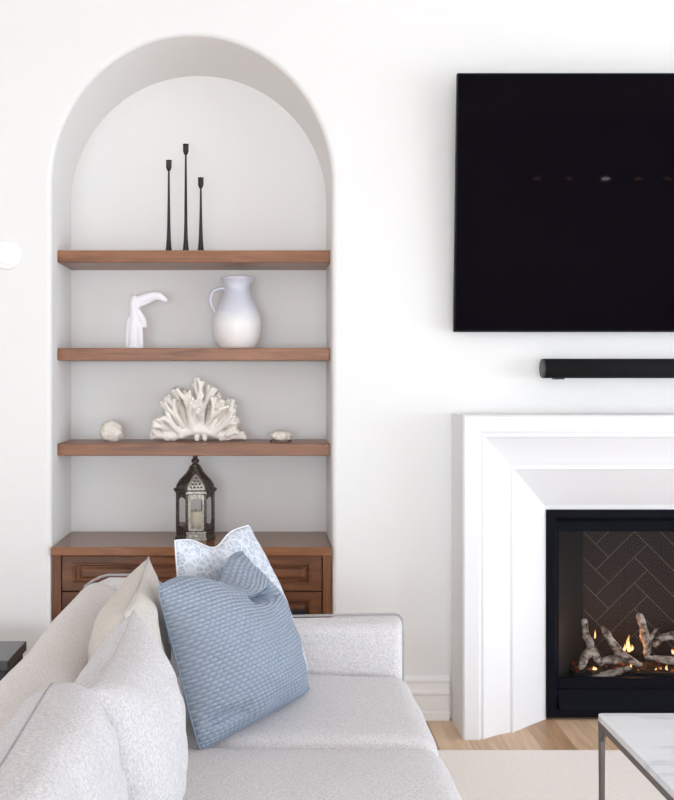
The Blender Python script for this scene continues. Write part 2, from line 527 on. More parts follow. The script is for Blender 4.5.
# baseboard along the feature wall (profiled), between niche / surround / sides
def baseboard(name, x0, x1):
    prof = [(0.0, 0.0), (-0.020, 0.0), (-0.020, 0.030), (-0.016, 0.036), (-0.016, 0.098), (-0.022, 0.104), (-0.022, 0.112),
            (-0.013, 0.122), (-0.012, 0.146), (-0.018, 0.152), (-0.018, 0.160), (-0.006, 0.172), (0.0, 0.174)]
    bm = bmesh.new()
    A = [bm.verts.new((x0, D + y, z)) for y, z in prof]; B = [bm.verts.new((x1, D + y, z)) for y, z in prof]
    for k in range(len(prof) - 1):
        bm.faces.new((A[k], B[k], B[k + 1], A[k + 1]))
    bm.faces.new(A); bm.faces.new(B[::-1])
    return struct(link(name, bm, M_TRIM))
baseboard('baseboard_left', XL, NX - NW - BULL - 0.002)
baseboard('baseboard_back', NX + NW + BULL + 0.002, 0.715)
baseboard('baseboard_right', 2.60, XR)

# picture-light track on the far wall behind the viewer (its lamps reflect in the television glass)
M_LAMPB = new_mat('lamp_glow_bright', (1, 1, 1), 0.5, emit=(1.0, 0.90, 0.95), estr=110)
M_LAMPW = new_mat('lamp_glow_warm', (1, 1, 1), 0.5, emit=(1.0, 0.55, 0.30), estr=22)
t = thing('track_light', 'white track of five small lamps behind the viewer, mirrored in the television', 'lamp', (4.56, YB, 2.42))
bm = bmesh.new(); box(bm, -1.15, 1.15, 0.001, 0.03, 0.03, 0.06); link('rail', bm, M_TRIM, t)
for i, x in enumerate((-0.89, -0.45, 0.04, 0.48, 0.89)):
    h = link('lamp_head', bevbox(x - 0.06, x + 0.06, 0.001, 0.06, -0.025, 0.029, 0.004), M_TRIM, t)
    bm = bmesh.new(); box(bm, x - 0.05, x + 0.05, 0.0601, 0.064, -0.016, 0.016)
    link('lamp_lens', bm, M_LAMPB if i == 2 else M_LAMPW, h)

# ------------------------------------------------------------------ niche shelves
xl, xr = NX - NW + 0.001, NX + NW - 0.001
for zt, lab, ln in ((1.870, 'thick brown wooden shelf across the arched niche, topmost of three, carrying black candlesticks', 'top'),
                (1.472, 'brown wooden niche shelf, middle of three, carrying the white jug and figure', 'mid'),
                (1.083, 'brown wooden niche shelf, lowest of three, carrying the branching coral', 'low')):
    o = link('wall_shelf', bevbox(xl, xr, 4.32, NB - 0.001, zt - 0.050, zt, 0.0025), M_SHELF)
    o.data.name = 'wall_shelf'
    tag(o, lab, 'shelf', 'wooden shelves in the arched niche')
SH = {'top': 1.870, 'mid': 1.472, 'low': 1.083}

# ------------------------------------------------------------------ built-in cabinet
CT = 0.681
cab = thing('drawer_cabinet', 'brown wooden drawer cabinet built into the foot of the arched niche', 'cabinet', (NX, D, 0))
def cpart(name, bm, mat, parent=cab):
    bmesh.ops.translate(bm, verts=bm.verts, vec=(-NX, -D, 0))
    return link(name, bm, mat, parent)
cx0, cx1 = xl, xr
cpart('cabinet_top', bevbox(cx0, cx1, 4.188, NB - 0.002, CT - 0.033, CT, 0.003), M_CABTOP)
for a_, b_ in ((cx0 + 0.001, cx0 + 0.036), (cx1 - 0.036, cx1 - 0.001)):
    bm = bmesh.new(); box(bm, a_, b_, 4.205, 4.60, 0.0, CT - 0.034)
    cpart('side_stile', bm, M_CABV)
bm = bmesh.new(); box(bm, cx0 + 0.037, cx1 - 0.037, 4.24, 4.60, 0.08, CT - 0.035)
cpart('carcass', bm, new_mat('cabinet_inside', (0.03, 0.012, 0.008), 0.7))
bm = bmesh.new(); box(bm, cx0 + 0.037, cx1 - 0.037, 4.23, 4.25, 0.0, 0.079)
cpart('toe_kick', bm, M_CAB)

def drawer(z0, z1, pulls):
    """raised-panel drawer front with bevelled moulding; y grows away from the viewer"""
    x0, x1 = cx0 + 0.039, cx1 - 0.039
    bm = bmesh.new()
    rings = [(0.0, 4.239), (0.0, 4.212), (0.002, 4.210), (0.028, 4.210), (0.030, 4.206), (0.034, 4.206), (0.038, 4.214), (0.042, 4.222), (0.046, 4.222), (0.054, 4.216), (0.058, 4.215)]
    loops = []
    for ins, y in rings:
        sx = 1.0 if ins < 0.01 else 1.45
        loops.append([bm.verts.new(p) for p in ((x0 + ins * sx, y, z0 + ins), (x1 - ins * sx, y, z0 + ins), (x1 - ins * sx, y, z1 - ins), (x0 + ins * sx, y, z1 - ins))])
    for A, B in zip(loops, loops[1:]):
        for k in range(4):
            bm.faces.new((A[k], A[(k + 1) % 4], B[(k + 1) % 4], B[k]))
    bm.faces.new(loops[-1]); bm.faces.new(loops[0][::-1])
    dr = cpart('drawer', bm, M_CAB)
    for px in pulls:
        h = bmesh.new()
        for f in (box(h, px - 0.026, px + 0.026, 4.196, 4.2155, z1 - 0.098, z1 - 0.070),):
            pass
        box(h, px - 0.030, px + 0.030, 4.206, 4.2155, z1 - 0.102, z1 - 0.098)
        bmesh.ops.translate(h, verts=h.verts, vec=(-NX, -D, 0))
        link('pull', h, M_BLACK, dr)
drawer(0.505, CT - 0.037, ())
drawer(0.300, 0.501, (NX - 0.425, NX + 0.425))
drawer(0.085, 0.296, (NX - 0.425, NX + 0.425))

# ------------------------------------------------------------------ objects on shelves
def candlestick(x, y, h, label):
    z = SH['top']
    k = 1.0
    prof = [(0.0150, 0), (0.0145, 0.006), (0.0115, 0.03), (0.0085, 0.07), (0.0068, 0.13), (0.0055, 0.22 * h / 0.4), (0.0040, h - 0.060), (0.0036, h - 0.045)]
    t = thing('candlestick', label, 'candlestick', (x, y, z), 'black candlesticks on the top shelf')
    bm = bmesh.new(); lathe(bm, [(r * k, zz) for r, zz in prof], 16); link('stem', bm, M_IRON, t)
    cup = [(0.0040, h - 0.046), (0.0085, h - 0.040), (0.0118, h - 0.030), (0.0118, h - 0.008), (0.0128, h), (0.0100, h), (0.0095, h - 0.02), (0.002, h - 0.022)]
    bm = bmesh.new(); lathe(bm, cup, 20); link('candle_cup', bm, M_IRON, t)
d_ = 4.46; s_ = F / d_
candlestick((168.8 - 268) / s_, d_, 0.395, 'slim black iron candlestick of middle height, left of three on the top shelf')
candlestick((185.8 - 268) / s_, d_, 0.463, 'tallest slim black iron candlestick, in the middle of the three on the top shelf')
candlestick((200.8 - 268) / s_, d_, 0.322, 'shortest slim black iron candlestick, right of three on the top shelf')

# jug
t = thing('jug', 'cream and pale lavender glazed ceramic jug with handle on the middle shelf', 'jug', ((237.2 - 268) / s_, d_, SH['mid']))
k = 1 / s_
prof = [(17.5, 0), (19.5, 2), (22.5, 10), (24.2, 20), (24.3, 27), (22.5, 36), (18.5, 44), (14.5, 52), (12.8, 58), (12.8, 63), (14.0, 67), (16.2, 70), (16.4, 71.3), (15.4, 71.8), (13.0, 69), (11.5, 62), (12.5, 55)]
# smooth the outline
def smooth_prof(pr, it=2):
    for _ in range(it):
        q = [pr[0]]
        for a, b in zip(pr, pr[1:]):
            q += [(a[0] * .75 + b[0] * .25, a[1] * .75 + b[1] * .25), (a[0] * .25 + b[0] * .75, a[1] * .25 + b[1] * .75)]
        q.append(pr[-1]); pr = q
    return pr
bm = bmesh.new(); lathe(bm, [(r * k, z * k) for r, z in smooth_prof(prof)], 48)
for v in bm.verts:   # little pouring lip on the right
    if v.co.z > 66 * k and v.co.x > 10 * k:
        v.co.x += 1.6 * k * max(0, 1 - abs(v.co.y) / (8 * k))
link('body', bm, M_JUG, t, smooth=True)
bm = bmesh.new()
hp = [(-11.5, 60), (-16, 60.5), (-21, 59.5), (-25.5, 56), (-27, 50), (-25.5, 43), (-22.5, 38), (-20, 34)]
tube(bm, [(x * k, 0, z * k) for x, z in hp], [2.6 * k] * 5 + [2.4 * k, 2.4 * k, 2.6 * k], 12, squash=(0.8, 1.25))
link('handle', bm, M_JUG, t, smooth=True)

# white plaster figure (generic draped abstract form with one swept arm)
t_loc = ((134.5 - 268) / s_, d_, SH['mid'])
bm = bmesh.new()
def P(x, z, y=0): return (x * k, y * k, z * k)
tube(bm, [P(-0.5, 2), P(-0.5, 10), P(-0.2, 20), P(0, 30), P(-0.5, 38), P(-1, 45), P(-0.5, 50)], [v * k for v in (8.4, 8.7, 8.3, 7.0, 5.6, 5.8, 4.4)], 20, squash=(1, 0.8))
tube(bm, [P(1, 40, -1), P(5, 34, -2), P(9, 28, -2), P(10.5, 23, -1)], [v * k for v in (4, 4, 3.6, 2.2)], 12)
tube(bm, [P(5, 26, -2), P(6.5, 16, -2), P(7, 4, -1)], [v * k for v in (2.4, 2.4, 2.4)], 12)
tube(bm, [P(-5.5, 30, -3), P(-6.5, 16, -4), P(-7.0, 4, -3)], [v * k for v in (1.8, 2.1, 2.4)], 12)
tube(bm, [P(0.5, 28, -4), P(0.2, 15, -6), P(0, 4, -5)], [v * k for v in (1.4, 1.8, 2.0)], 12)
tube(bm, [P(-2, 47), P(4, 48.5), P(11, 51), P(18, 53), P(25, 53), P(30.5, 49)], [v * k for v in (4.6, 5.2, 5.2, 5.0, 4.6, 3.0)], 14, squash=(1, 0.8))
tube(bm, [P(2, 44, -1), P(8, 45.5, -1), P(14, 47.5, -1), P(19, 49, -1)], [v * k for v in (3, 2.8, 2.2, 1.4)], 12, squash=(1, .6))
tube(bm, [P(-3, 48, 3), P(-4, 53, 4), P(0, 55.5, 4), P(6, 55, 4)], [v * k for v in (3, 2.8, 2.4, 1.2)], 12, squash=(1, .6))
o = link('figurine', bm, M_STATUE, loc=t_loc)
remeshed(o, 0.0035, 2)
t = thing('figurine', 'small white plaster abstract figurine with a sweep to the right, middle shelf', 'figurine', t_loc)
o.name = 'draped_form'; o.parent = t; o.location = (0, 0, 0)
bm = bmesh.new(); lathe(bm, [(9.6 * k, 0), (9.6 * k, 1.6 * k), (8.6 * k, 2.2 * k)], 28)
link('plinth', bm, M_STATUE, t)

# branching coral
def coral():
    bm = bmesh.new(); rnd = random.Random(11)
    k = 1 / s_
    def grow(p, ang, tilt, L, r, depth):
        d = Vector((math.sin(ang) * math.cos(tilt), math.sin(tilt), math.cos(ang) * math.cos(tilt)))
        q = p + d * L
        def inside(v):
            an = math.atan2(v.z, v.x)
            lim = 1 + 0.07 * math.sin(an * 9 + 1) + 0.05 * math.sin(an * 17)
            return math.hypot(v.x / (42.5 * k), v.z / (58 * k)) < lim and abs(v.y) < 0.07
        while not inside(q) and L > 0.006:
            L *= 0.8; q = p + d * L; depth = min(depth, 0)
        mid = p + d * L * 0.5 + Vector((rnd.uniform(-.5, .5), rnd.uniform(-.5, .5), 0)) * L * 0.12
        r2 = r * (0.86 if depth > 1 else 0.8)
        tube(bm, [p, mid, q], [r, (r + r2) / 2, r2 * (1.1 if depth == 0 else 1)], 8)
        if depth <= 0:
            tube(bm, [q, q + d * r2 * 0.4], [r2 * 1.0, r2 * 1.15], 8)
            return
        n = 2 if rnd.random() < 0.72 else 3
        sp = rnd.uniform(0.24, 0.42)
        for i in range(n):
            a = ang + (i - (n - 1) / 2) * sp * 2 / max(1, n - 1) * 0.9 + rnd.uniform(-.12, .12)
            grow(q, a, tilt * 0.6 + rnd.uniform(-0.45, 0.45), L * rnd.uniform(0.78, 1.0), r2, depth - 1)
    roots = [(-24, 4, -1.25, 12, 3), (-20, 8, -0.85, 15, 3), (-12, 10, -0.45, 17, 3), (-5, 12, -0.12, 18, 3), (3, 12, 0.14, 17, 3),
             (10, 10, 0.42, 15, 3), (17, 8, 0.85, 13, 3), (22, 6, 1.2, 12, 3), (-28, 5, -1.45, 9, 2), (27, 4, 1.45, 9, 2), (14, 14, .6, 13, 2), (-15, 8, -.72, 17, 3), (15, 8, .72, 16, 3), (-22, 10, -.95, 15, 2), (23, 10, .9, 13, 2), (-9, 14, -.3, 18, 3), (8, 13, .28, 17, 3), (-16, 6, -1.1, 13, 3), (20, 10, 1.0, 12, 3)]
    for x, z, a, L, dep in roots:
        grow(Vector((x * k, rnd.uniform(-4, 4) * k, z * k)), a, rnd.uniform(-0.5, 0.5), L * k, 3.5 * k, min(dep, 3))
    for x, z, a, L in ((-26, 10, -.9, 9), (-14, 16, -.5, 12), (-6, 20, .2, 13), (4, 20, -.2, 13), (12, 18, .5, 11), (22, 12, .9, 9), (-20, 12, -.2, 12), (18, 14, .2, 12), (28, 8, .7, 8), (0, 14, 0, 12), (-31, 8, -.6, 7), (31, 7, 1.2, 6)):
        grow(Vector((x * k, rnd.uniform(-7, 3) * k, z * k)), a, rnd.uniform(-1.0, -0.3), L * k, 2.9 * k, 2)
    # trunk masses and feet
    tube(bm, [(-30 * k, -2 * k, 4 * k), (-18 * k, 0, 7 * k), (-4 * k, 0, 12 * k), (8 * k, 0, 11 * k), (22 * k, 0, 7 * k), (30 * k, -1 * k, 5 * k)], [3.6 * k, 5 * k, 5.5 * k, 5 * k, 4.6 * k, 3 * k], 10)
    for x, r in ((-29, 3.6), (-23, 3.2), (0, 3.2), (8, 3.0), (24, 2.8), (31, 2.4)):
        tube(bm, [(x * k, -1 * k, 2.6 * k), (x * 0.85 * k, 0, 9 * k)], [r * k * 0.8, r * k], 8)
    return bm
bm = coral()
zmin = min(v.co.z for v in bm.verts)
for v in bm.verts:
    v.co.z -= 0
    if v.co.z < 0.0015: v.co.z = 0.0015
o = link('coral', bm, M_CORAL, loc=((197 - 268) / s_, 4.455, SH['low']))
remeshed(o, 0.0032, 1)
tag(o, 'large white branching coral in a fan, centre of the lowest shelf', 'coral')

# shell and urchin pieces
def lump(name, loc, rx, ry, rz, seed, amp, label, cat, flutes=0):
    bm = bmesh.new(); bmesh.ops.create_icosphere(bm, subdivisions=4, radius=1)
    for v in bm.verts:
        n = v.co.normalized()
        a = math.atan2(n.y, n.x)
        r = 1 + amp * fbm(n * 2.6, 1, seed) + amp * 0.6 * fbm(n * 7, 1, seed + 3)
        if flutes: r += 0.04 * math.cos(a * flutes) * (1 - n.z ** 2)
        v.co = Vector((n.x * rx * r, n.y * ry * r, max(n.z * rz * r, -rz * 0.93) + rz * 0.93))
    return tag(link(name, bm, M_SHELL, smooth=True, loc=loc), label, cat)
lump('coral_lump', ((111.5 - 268) / s_, 4.45, SH['low']), 10.8 * k, 8 * k, 10.4 * k, 2.0, 0.22, 'small round cream coral lump at the left end of the lowest shelf', 'coral')
u = thing('sea_shell', 'small flat cream shell at the right end of the lowest shelf', 'shell', ((281 - 268) / s_, 4.42, SH['low']))
o = lump('shell_dome', (0, 0, 0.004), 11 * k, 9 * k, 5.4 * k, 5.0, 0.14, 'x', 'x', 10)
del o['label']; del o['category']; o.parent = u
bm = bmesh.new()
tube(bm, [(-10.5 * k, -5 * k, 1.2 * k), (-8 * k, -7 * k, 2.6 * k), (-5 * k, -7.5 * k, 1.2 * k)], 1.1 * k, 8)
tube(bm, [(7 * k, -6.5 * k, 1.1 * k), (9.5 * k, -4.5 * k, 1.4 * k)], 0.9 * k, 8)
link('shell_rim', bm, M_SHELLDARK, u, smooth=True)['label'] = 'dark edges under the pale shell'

# ------------------------------------------------------------------ lantern
LY = 4.43; ls = F / LY; k = 1 / ls
lan = thing('lantern', 'antique bronze hexagonal lantern with glass sides on the cabinet top', 'lantern', ((195.3 - 268) / ls, LY, CT))
A0 = 0.0     # hexagon with one flat side toward the viewer: corners at 0,60,...
def hexlathe(prof, mat, name, cap=True):
    bm = bmesh.new(); lathe(bm, [(r * k, z * k) for r, z in prof], 6, ang0=0, smooth=False, cap=cap)
    return link(name, bm, mat, lan)
hexlathe([(20, 0), (20, 2.5), (18.8, 3.5), (18.8, 6.5), (19.4, 7.2), (19.4, 8.5), (17.8, 9.5), (5, 9.5)], M_LANT, 'base')
for a in range(6):
    bm = bmesh.new(); an = a * PI / 3
    tube(bm, [(18.2 * k * math.cos(an), 18.2 * k * math.sin(an), 9 * k), (18.2 * k * math.cos(an), 18.2 * k * math.sin(an), 46 * k)], 1.25 * k, 8)
    link('post', bm, M_LANT, lan)
R_ap = 17.6 * math.cos(PI / 6)   # apothem
for a in range(6):
    an = a * PI / 3 + PI / 6
    nrm = Vector((math.cos(an), math.sin(an), 0)); tg = Vector((-math.sin(an), math.cos(an), 0))
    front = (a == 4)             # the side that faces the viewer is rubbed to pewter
    bm = bmesh.new()
    hw, z0, z1 = 8.6, 9.4, 45.5
    ow, b0, sz, rr = (5.7, 12.0, 37.0, 4.5) if front else (6.7, 13.5, 36.0, 6.0)
    outer_, inner_ = [], []
    N_ = 28
    for i in range(N_):
        th = 2 * PI * i / N_
        # arched opening
        x = ow * max(-1, min(1, 1.25 * math.cos(th)))
        if math.sin(th) >= 0: z = sz + rr * math.sin(th)
        else: z = b0 + (1 + math.sin(th)) * 0 + 0
        if math.sin(th) < 0:
            z = sz + (b0 - sz) * min(1, abs(math.sin(th)) * 1.3)
        inner_.append((x, z))
        ca, sa = math.cos(th), math.sin(th)
        m_ = max(abs(ca), abs(sa))
        zz = (z0 + z1) / 2 + (z1 - z0) / 2 * sa / m_
        outer_.append((hw * ca / m_, zz))
    def V(x, z, dep):
        q = nrm * ((R_ap + dep) * k) + tg * (x * k); return bm.verts.new((q.x, q.y, z * k))
    oF = [V(x, z, 0.7) for x, z in outer_]; iF = [V(x, z, 0.7) for x, z in inner_]
    oB = [V(x, z, -0.5) for x, z in outer_]; iB = [V(x, z, -0.5) for x, z in inner_]
    for i in range(N_):
        j = (i + 1) % N_
        bm.faces.new((oF[i], oF[j], iF[j], iF[i])); bm.faces.new((oB[j], oB[i], iB[i], iB[j]))
        bm.faces.new((iF[i], iF[j], iB[j], iB[i])); bm.faces.new((oF[j], oF[i], oB[i], oB[j]))
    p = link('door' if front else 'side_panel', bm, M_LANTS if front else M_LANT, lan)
    if front: p['label'] = 'pewter-grey front door of the lantern'
    bm = bmesh.new()
    vs = []
    for x, z in ((-6.4, 13), (6.4, 13), (6.4, 42.3), (-6.4, 42.3)):
        q = nrm * (R_ap * k) + tg * (x * k); vs.append(bm.verts.new((q.x, q.y, z * k)))
    bm.faces.new(vs)
    link('glass', bm, M_PANE, p)
hexlathe([(5, 45.5), (18.6, 45.5), (20.2, 46.5), (20.2, 48.5), (18.8, 49.5), (5, 49.5)], M_LANT, 'cornice')
# open concave dome with ribs
prof = [(18.4, 49.4), (17.4, 54), (15.0, 58), (11.5, 61.5), (8.2, 65), (5.8, 69), (4.4, 72)]
hexlathe(prof + [(3.0, 72.6)], M_LANT, 'roof')
for a in range(6):
    an = a * PI / 3
    bm = bmesh.new(); tube(bm, [((r + .3) * k * math.cos(an), (r + .3) * k * math.sin(an), z * k) for r, z in prof], 0.9 * k, 8)
    link('roof_rib', bm, M_LANT, lan)
    bm = bmesh.new(); bmesh.ops.create_uvsphere(bm, u_segments=12, v_segments=8, radius=1.7 * k)
    bmesh.ops.translate(bm, verts=bm.verts, vec=(20.0 * k * math.cos(an), 20.0 * k * math.sin(an), 49.0 * k))
    link('corner_knob', bm, M_LANT, lan, smooth=True)
lan.rotation_euler = (0, 0, math.radians(7))
c6 = math.cos(PI / 6)
# pewter facing on the viewer's side: base, cornice and roof gable
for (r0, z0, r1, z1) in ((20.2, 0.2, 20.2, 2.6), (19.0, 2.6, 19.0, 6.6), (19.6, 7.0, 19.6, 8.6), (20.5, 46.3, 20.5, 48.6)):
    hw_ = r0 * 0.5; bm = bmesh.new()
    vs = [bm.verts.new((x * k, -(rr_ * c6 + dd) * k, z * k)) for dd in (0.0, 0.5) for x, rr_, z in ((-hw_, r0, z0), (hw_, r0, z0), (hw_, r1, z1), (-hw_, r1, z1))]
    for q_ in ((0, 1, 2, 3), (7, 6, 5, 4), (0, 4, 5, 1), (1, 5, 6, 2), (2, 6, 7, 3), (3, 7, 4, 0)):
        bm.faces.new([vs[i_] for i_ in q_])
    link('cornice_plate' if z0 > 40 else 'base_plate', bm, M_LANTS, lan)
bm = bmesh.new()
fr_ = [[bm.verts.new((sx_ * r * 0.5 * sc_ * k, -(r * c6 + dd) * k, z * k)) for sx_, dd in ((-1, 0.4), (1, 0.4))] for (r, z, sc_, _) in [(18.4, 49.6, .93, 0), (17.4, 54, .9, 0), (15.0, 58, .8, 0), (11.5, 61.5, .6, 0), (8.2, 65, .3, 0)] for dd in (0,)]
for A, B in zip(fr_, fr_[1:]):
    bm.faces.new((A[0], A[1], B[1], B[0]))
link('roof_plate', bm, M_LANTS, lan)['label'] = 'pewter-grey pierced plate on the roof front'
bm = bmesh.new()   # pierced plate on the front of the roof: row of studs in a gable
for (x, z) in [(-5, 52.3), (-1.7, 52.3), (1.7, 52.3), (5, 52.3), (-3.4, 55.2), (0, 55.2), (3.4, 55.2), (-1.7, 58), (1.7, 58), (0, 60.8)]:
    ap = {52.3: 17.8, 55.2: 16.9, 58: 15.0, 60.8: 12.3}[z] * math.cos(PI / 6)
    m4 = Matrix.Translation((x * k, -(ap + .1) * k, z * k))
    bmesh.ops.create_uvsphere(bm, u_segments=10, v_segments=6, radius=1.15 * k, matrix=m4)
link('roof_stud', bm, M_LANT, lan, smooth=True)['label'] = 'dark studs on the roof front'
bm = bmesh.new(); lathe(bm, [(r * k, z * k) for r, z in [(3.6, 71.5), (4.6, 73), (3.2, 74.3), (2.2, 75), (3.8, 76), (4.0, 78.2), (2.6, 79.8), (2.0, 80.6), (2.6, 81.5), (2.4, 83), (0.6, 84)]], 16)
link('finial', bm, M_LANT, lan, smooth=True)
# candle inside the lantern (own thing)
cd = thing('pillar_candle', 'cream pillar candle standing inside the bronze lantern', 'candle', ((195.8 - 268) / ls, LY, CT + 9.6 * k))
bm = bmesh.new(); lathe(bm, [(6.6 * k, 0), (6.8 * k, 0.5 * k), (6.8 * k, 17 * k), (6.2 * k, 18 * k), (5.4 * k, 17.2 * k), (1 * k, 16.8 * k)], 28)
link('wax', bm, M_WAX, cd, smooth=True)
bm = bmesh.new(); tube(bm, [(0, 0, 16.9 * k), (0.1 * k, 0, 20 * k)], 0.3 * k, 6); link('wick', bm, M_WICK, cd)

# ------------------------------------------------------------------ faint wall disc at the left
wd = thing('wall_dial', 'round white wall disc at the left edge of the photo, left of the top shelf', 'wall disc', ((7.5 - 268) / 252.6, D, EYE + (378 - 255) / 252.6))
bm = bmesh.new(); lathe(bm, [(0.058, 0), (0.058, 0.007), (0.054, 0.010)], 40)
bmesh.ops.rotate(bm, verts=bm.verts, matrix=Matrix.Rotation(PI / 2, 3, 'X'))
link('back_plate', bm, M_TRIM, wd)
bm = bmesh.new(); lathe(bm, [(0.040, 0.0095), (0.040, 0.014), (0.036, 0.016)], 32)
bmesh.ops.rotate(bm, verts=bm.verts, matrix=Matrix.Rotation(PI / 2, 3, 'X'))
link('face_plate', bm, M_TRIM, wd)

# ------------------------------------------------------------------ television
tv = thing('television', 'large black flat screen television on the white wall above the soundbar', 'television', (0.726, 4.142, 1.5295))
TW, TH = 1.85, 0.992
tv.rotation_euler = (math.radians(4.5), 0, 0)
bm = bevbox(0.0, TW, 0.0, 0.028, 0, TH, 0.002); link('housing', bm, M_BEZEL, tv)
bm = bmesh.new()
box(bm, 0.007, TW - 0.007, -0.0012, 0.0, 0.010, TH - 0.007); link('screen', bm, M_SCREEN, tv)
bm = bmesh.new(); box(bm, 0.55, 1.30, 0.027, 0.045, 0.25, 0.72); link('wall_mount', bm, M_BLACK, tv)

# ------------------------------------------------------------------ soundbar
sb = thing('soundbar', 'long black cylindrical soundbar on the wall between television and mantel', 'speaker', (1.06, 4.11, EYE + 0.037))
R_, L_ = 0.0375, 1.2
def xcyl(prof, n=32):
    bm = bmesh.new(); lathe(bm, prof, n)
    bmesh.ops.rotate(bm, verts=bm.verts, matrix=Matrix.Rotation(PI / 2, 3, 'Y'))
    return bm
link('speaker_cloth', xcyl([(R_, 0.006), (R_, L_ - 0.006)]), M_CLOTH, sb)
link('end_cap', xcyl([(R_ - 0.003, -0.001), (R_ - 0.0005, 0.0015), (R_ + 0.0006, 0.006)]), M_CAP, sb)
link('end_cap', xcyl([(R_ + 0.0006, L_ - 0.006), (R_ - 0.0005, L_ - 0.0015), (R_ - 0.003, L_ + 0.001)]), M_CAP, sb)
for bx in (0.045, L_ - 0.085):
    bm = bmesh.new(); box(bm, bx, bx + 0.04, -0.012, 0.02, -R_ - 0.005, -R_ + 0.004); link('foot', bm, M_BLACK, sb)
    bm = bmesh.new(); box(bm, bx + 0.005, bx + 0.035, 0.02, 0.0905, -0.02, 0.02); link('bracket', bm, M_BLACK, sb)

# ------------------------------------------------------------------ fireplace surround (mitred picture-frame profile)
prof = [(0.727, 0.001), (0.727, 0.236), (0.734, 0.243), (0.786, 0.243), (0.791, 0.2405), (0.7935, 0.236), (0.797, 0.235), (0.804, 0.2385), (0.809, 0.237), (0.8125, 0.229)]
for i in range(1, 12):       # shallow cove
    tt = i / 12
    prof.append((0.8125 + (0.921 - 0.8125) * tt, 0.229 + (0.160 - 0.229) * tt - 0.006 * math.sin(PI * tt)))
prof += [(0.921, 0.1575), (0.925, 0.157), (0.929, 0.1605), (0.935, 0.1605), (0.938, 0.154), (1.090, 0.008), (1.097, 0.006), (1.097, 0.001)]
FCX = 1.65
bm = bmesh.new()
path = []
TOPZ = 1.2115
def ringat(kind):
    out = []
    for x, p in prof:
        off = x - 0.727
        if kind == 0: out.append((x, D - p, 0.0))
        if kind == 1: out.append((x, D - p, TOPZ - off))
        if kind == 2: out.append((2 * FCX - x, D - p, TOPZ - off))
        if kind == 3: out.append((2 * FCX - x, D - p, 0.0))
    return [bm.verts.new(q) for q in out]
R4 = [ringat(i) for i in range(4)]
for A, B in zip(R4, R4[1:]):
    for i in range(len(prof) - 1):
        bm.faces.new((A[i], A[i + 1], B[i + 1], B[i]))
    bm.faces.new((A[0], B[0], B[-1], A[-1]))
bm.faces.new(R4[0]); bm.faces.new(R4[-1][::-1])
tag(link('fireplace_surround', bm, M_SURR), 'white moulded mantel surround framing the black gas fireplace', 'fireplace surround')

# ------------------------------------------------------------------ gas fireplace insert
FL = 0.13
fi = thing('fireplace_insert', 'black framed gas fireplace with herringbone brick lining behind glass', 'fireplace', (FCX, D, 0))
def fpart(name, bm, mat, parent=None, smooth=False):
    bmesh.ops.translate(bm, verts=bm.verts, vec=(-FCX, -D, 0))
    return link(name, bm, mat, parent or fi, smooth)
ox0, ox1, oz0, oz1 = 1.100, 2.200, 0.012, 0.829
bm = bmesh.new()
rings = [(0.0, 4.26), (0.0, 4.188), (0.003, 4.185), (0.030, 4.185), (0.034, 4.189), (0.046, 4.205), (0.048, 4.215), (0.055, 4.215), (0.055, 4.235)]
loops = []
for ins, y in rings:
    bz = oz0 + min(ins, 0.03); 
    loops.append([bm.verts.new(p) for p in ((ox0 + ins, y, bz), (ox1 - ins, y, bz), (ox1 - ins, y, oz1 - ins), (ox0 + ins, y, oz1 - ins))])
for A, B in zip(loops, loops[1:]):
    for i in range(4):
        bm.faces.new((A[i], A[(i + 1) % 4], B[(i + 1) % 4], B[i]))
fpart('outer_frame', bm, M_FRAME)
gx0, gx1, gz0, gz1 = 1.157, 2.143, 0.160, 0.741
bm = bmesh.new(); box(bm, gx0, gx1, 4.218, 4.234, gz1 - 0.001, oz1 - 0.05); fpart('header', bm, M_FRAME)
bm = bmesh.new()    # sloping apron below the glass
prof2 = [(4.232, 0.158), (4.214, 0.158), (4.212, 0.120), (4.222, 0.116), (4.222, 0.108), (4.186, 0.040), (4.232, 0.040)]
A = [bm.verts.new((ox0 + 0.052, y, z)) for y, z in prof2]; B = [bm.verts.new((ox1 - 0.052, y, z)) for y, z in prof2]
for i in range(len(prof2)):
    j = (i + 1) % len(prof2); bm.faces.new((A[i], B[i], B[j], A[j]))
bm.faces.new(A); bm.faces.new(B[::-1])
fpart('apron', bm, M_FRAME)
bm = bmesh.new(); box(bm, gx0 - 0.001, gx1 + 0.001, 4.224, 4.227, gz0 - 0.002, gz1 + 0.002); fpart('glass', bm, M_FPANE)
# firebox shell: splayed sides, floor and top
bx0, bx1, by = 1.385, 2.25, 4.66
bx1 = 2 * FCX - bx0
bm = bmesh.new()
q = lambda x, y, z: bm.verts.new((x, y, z))
for (xa, xb) in ((1.156, bx0), (2.144, bx1)):
    bm.faces.new([q(xa, 4.235, FL), q(xb, by, FL), q(xb, by, 0.78), q(xa, 4.235, 0.78)])
bm.faces.new([q(1.156, 4.235, FL), q(2.144, 4.235, FL), q(bx1, by, FL), q(bx0, by, FL)])
bm.faces.new([q(1.156, 4.235, 0.78), q(2.144, 4.235, 0.78), q(bx1, by, 0.78), q(bx0, by, 0.78)])
fpart('firebox_liner', bm, M_LINER)
# outer casing so no daylight leaks in
bm = bmesh.new(); box(bm, ox0, ox1, 4.26, 4.72, 0.012, 0.829)
for f in [f for f in bm.faces if all(abs(v.co.y - 4.26) < 1e-4 for v in f.verts)]:
    bm.faces.remove(f)
fpart('casing', bm, M_BLACK)
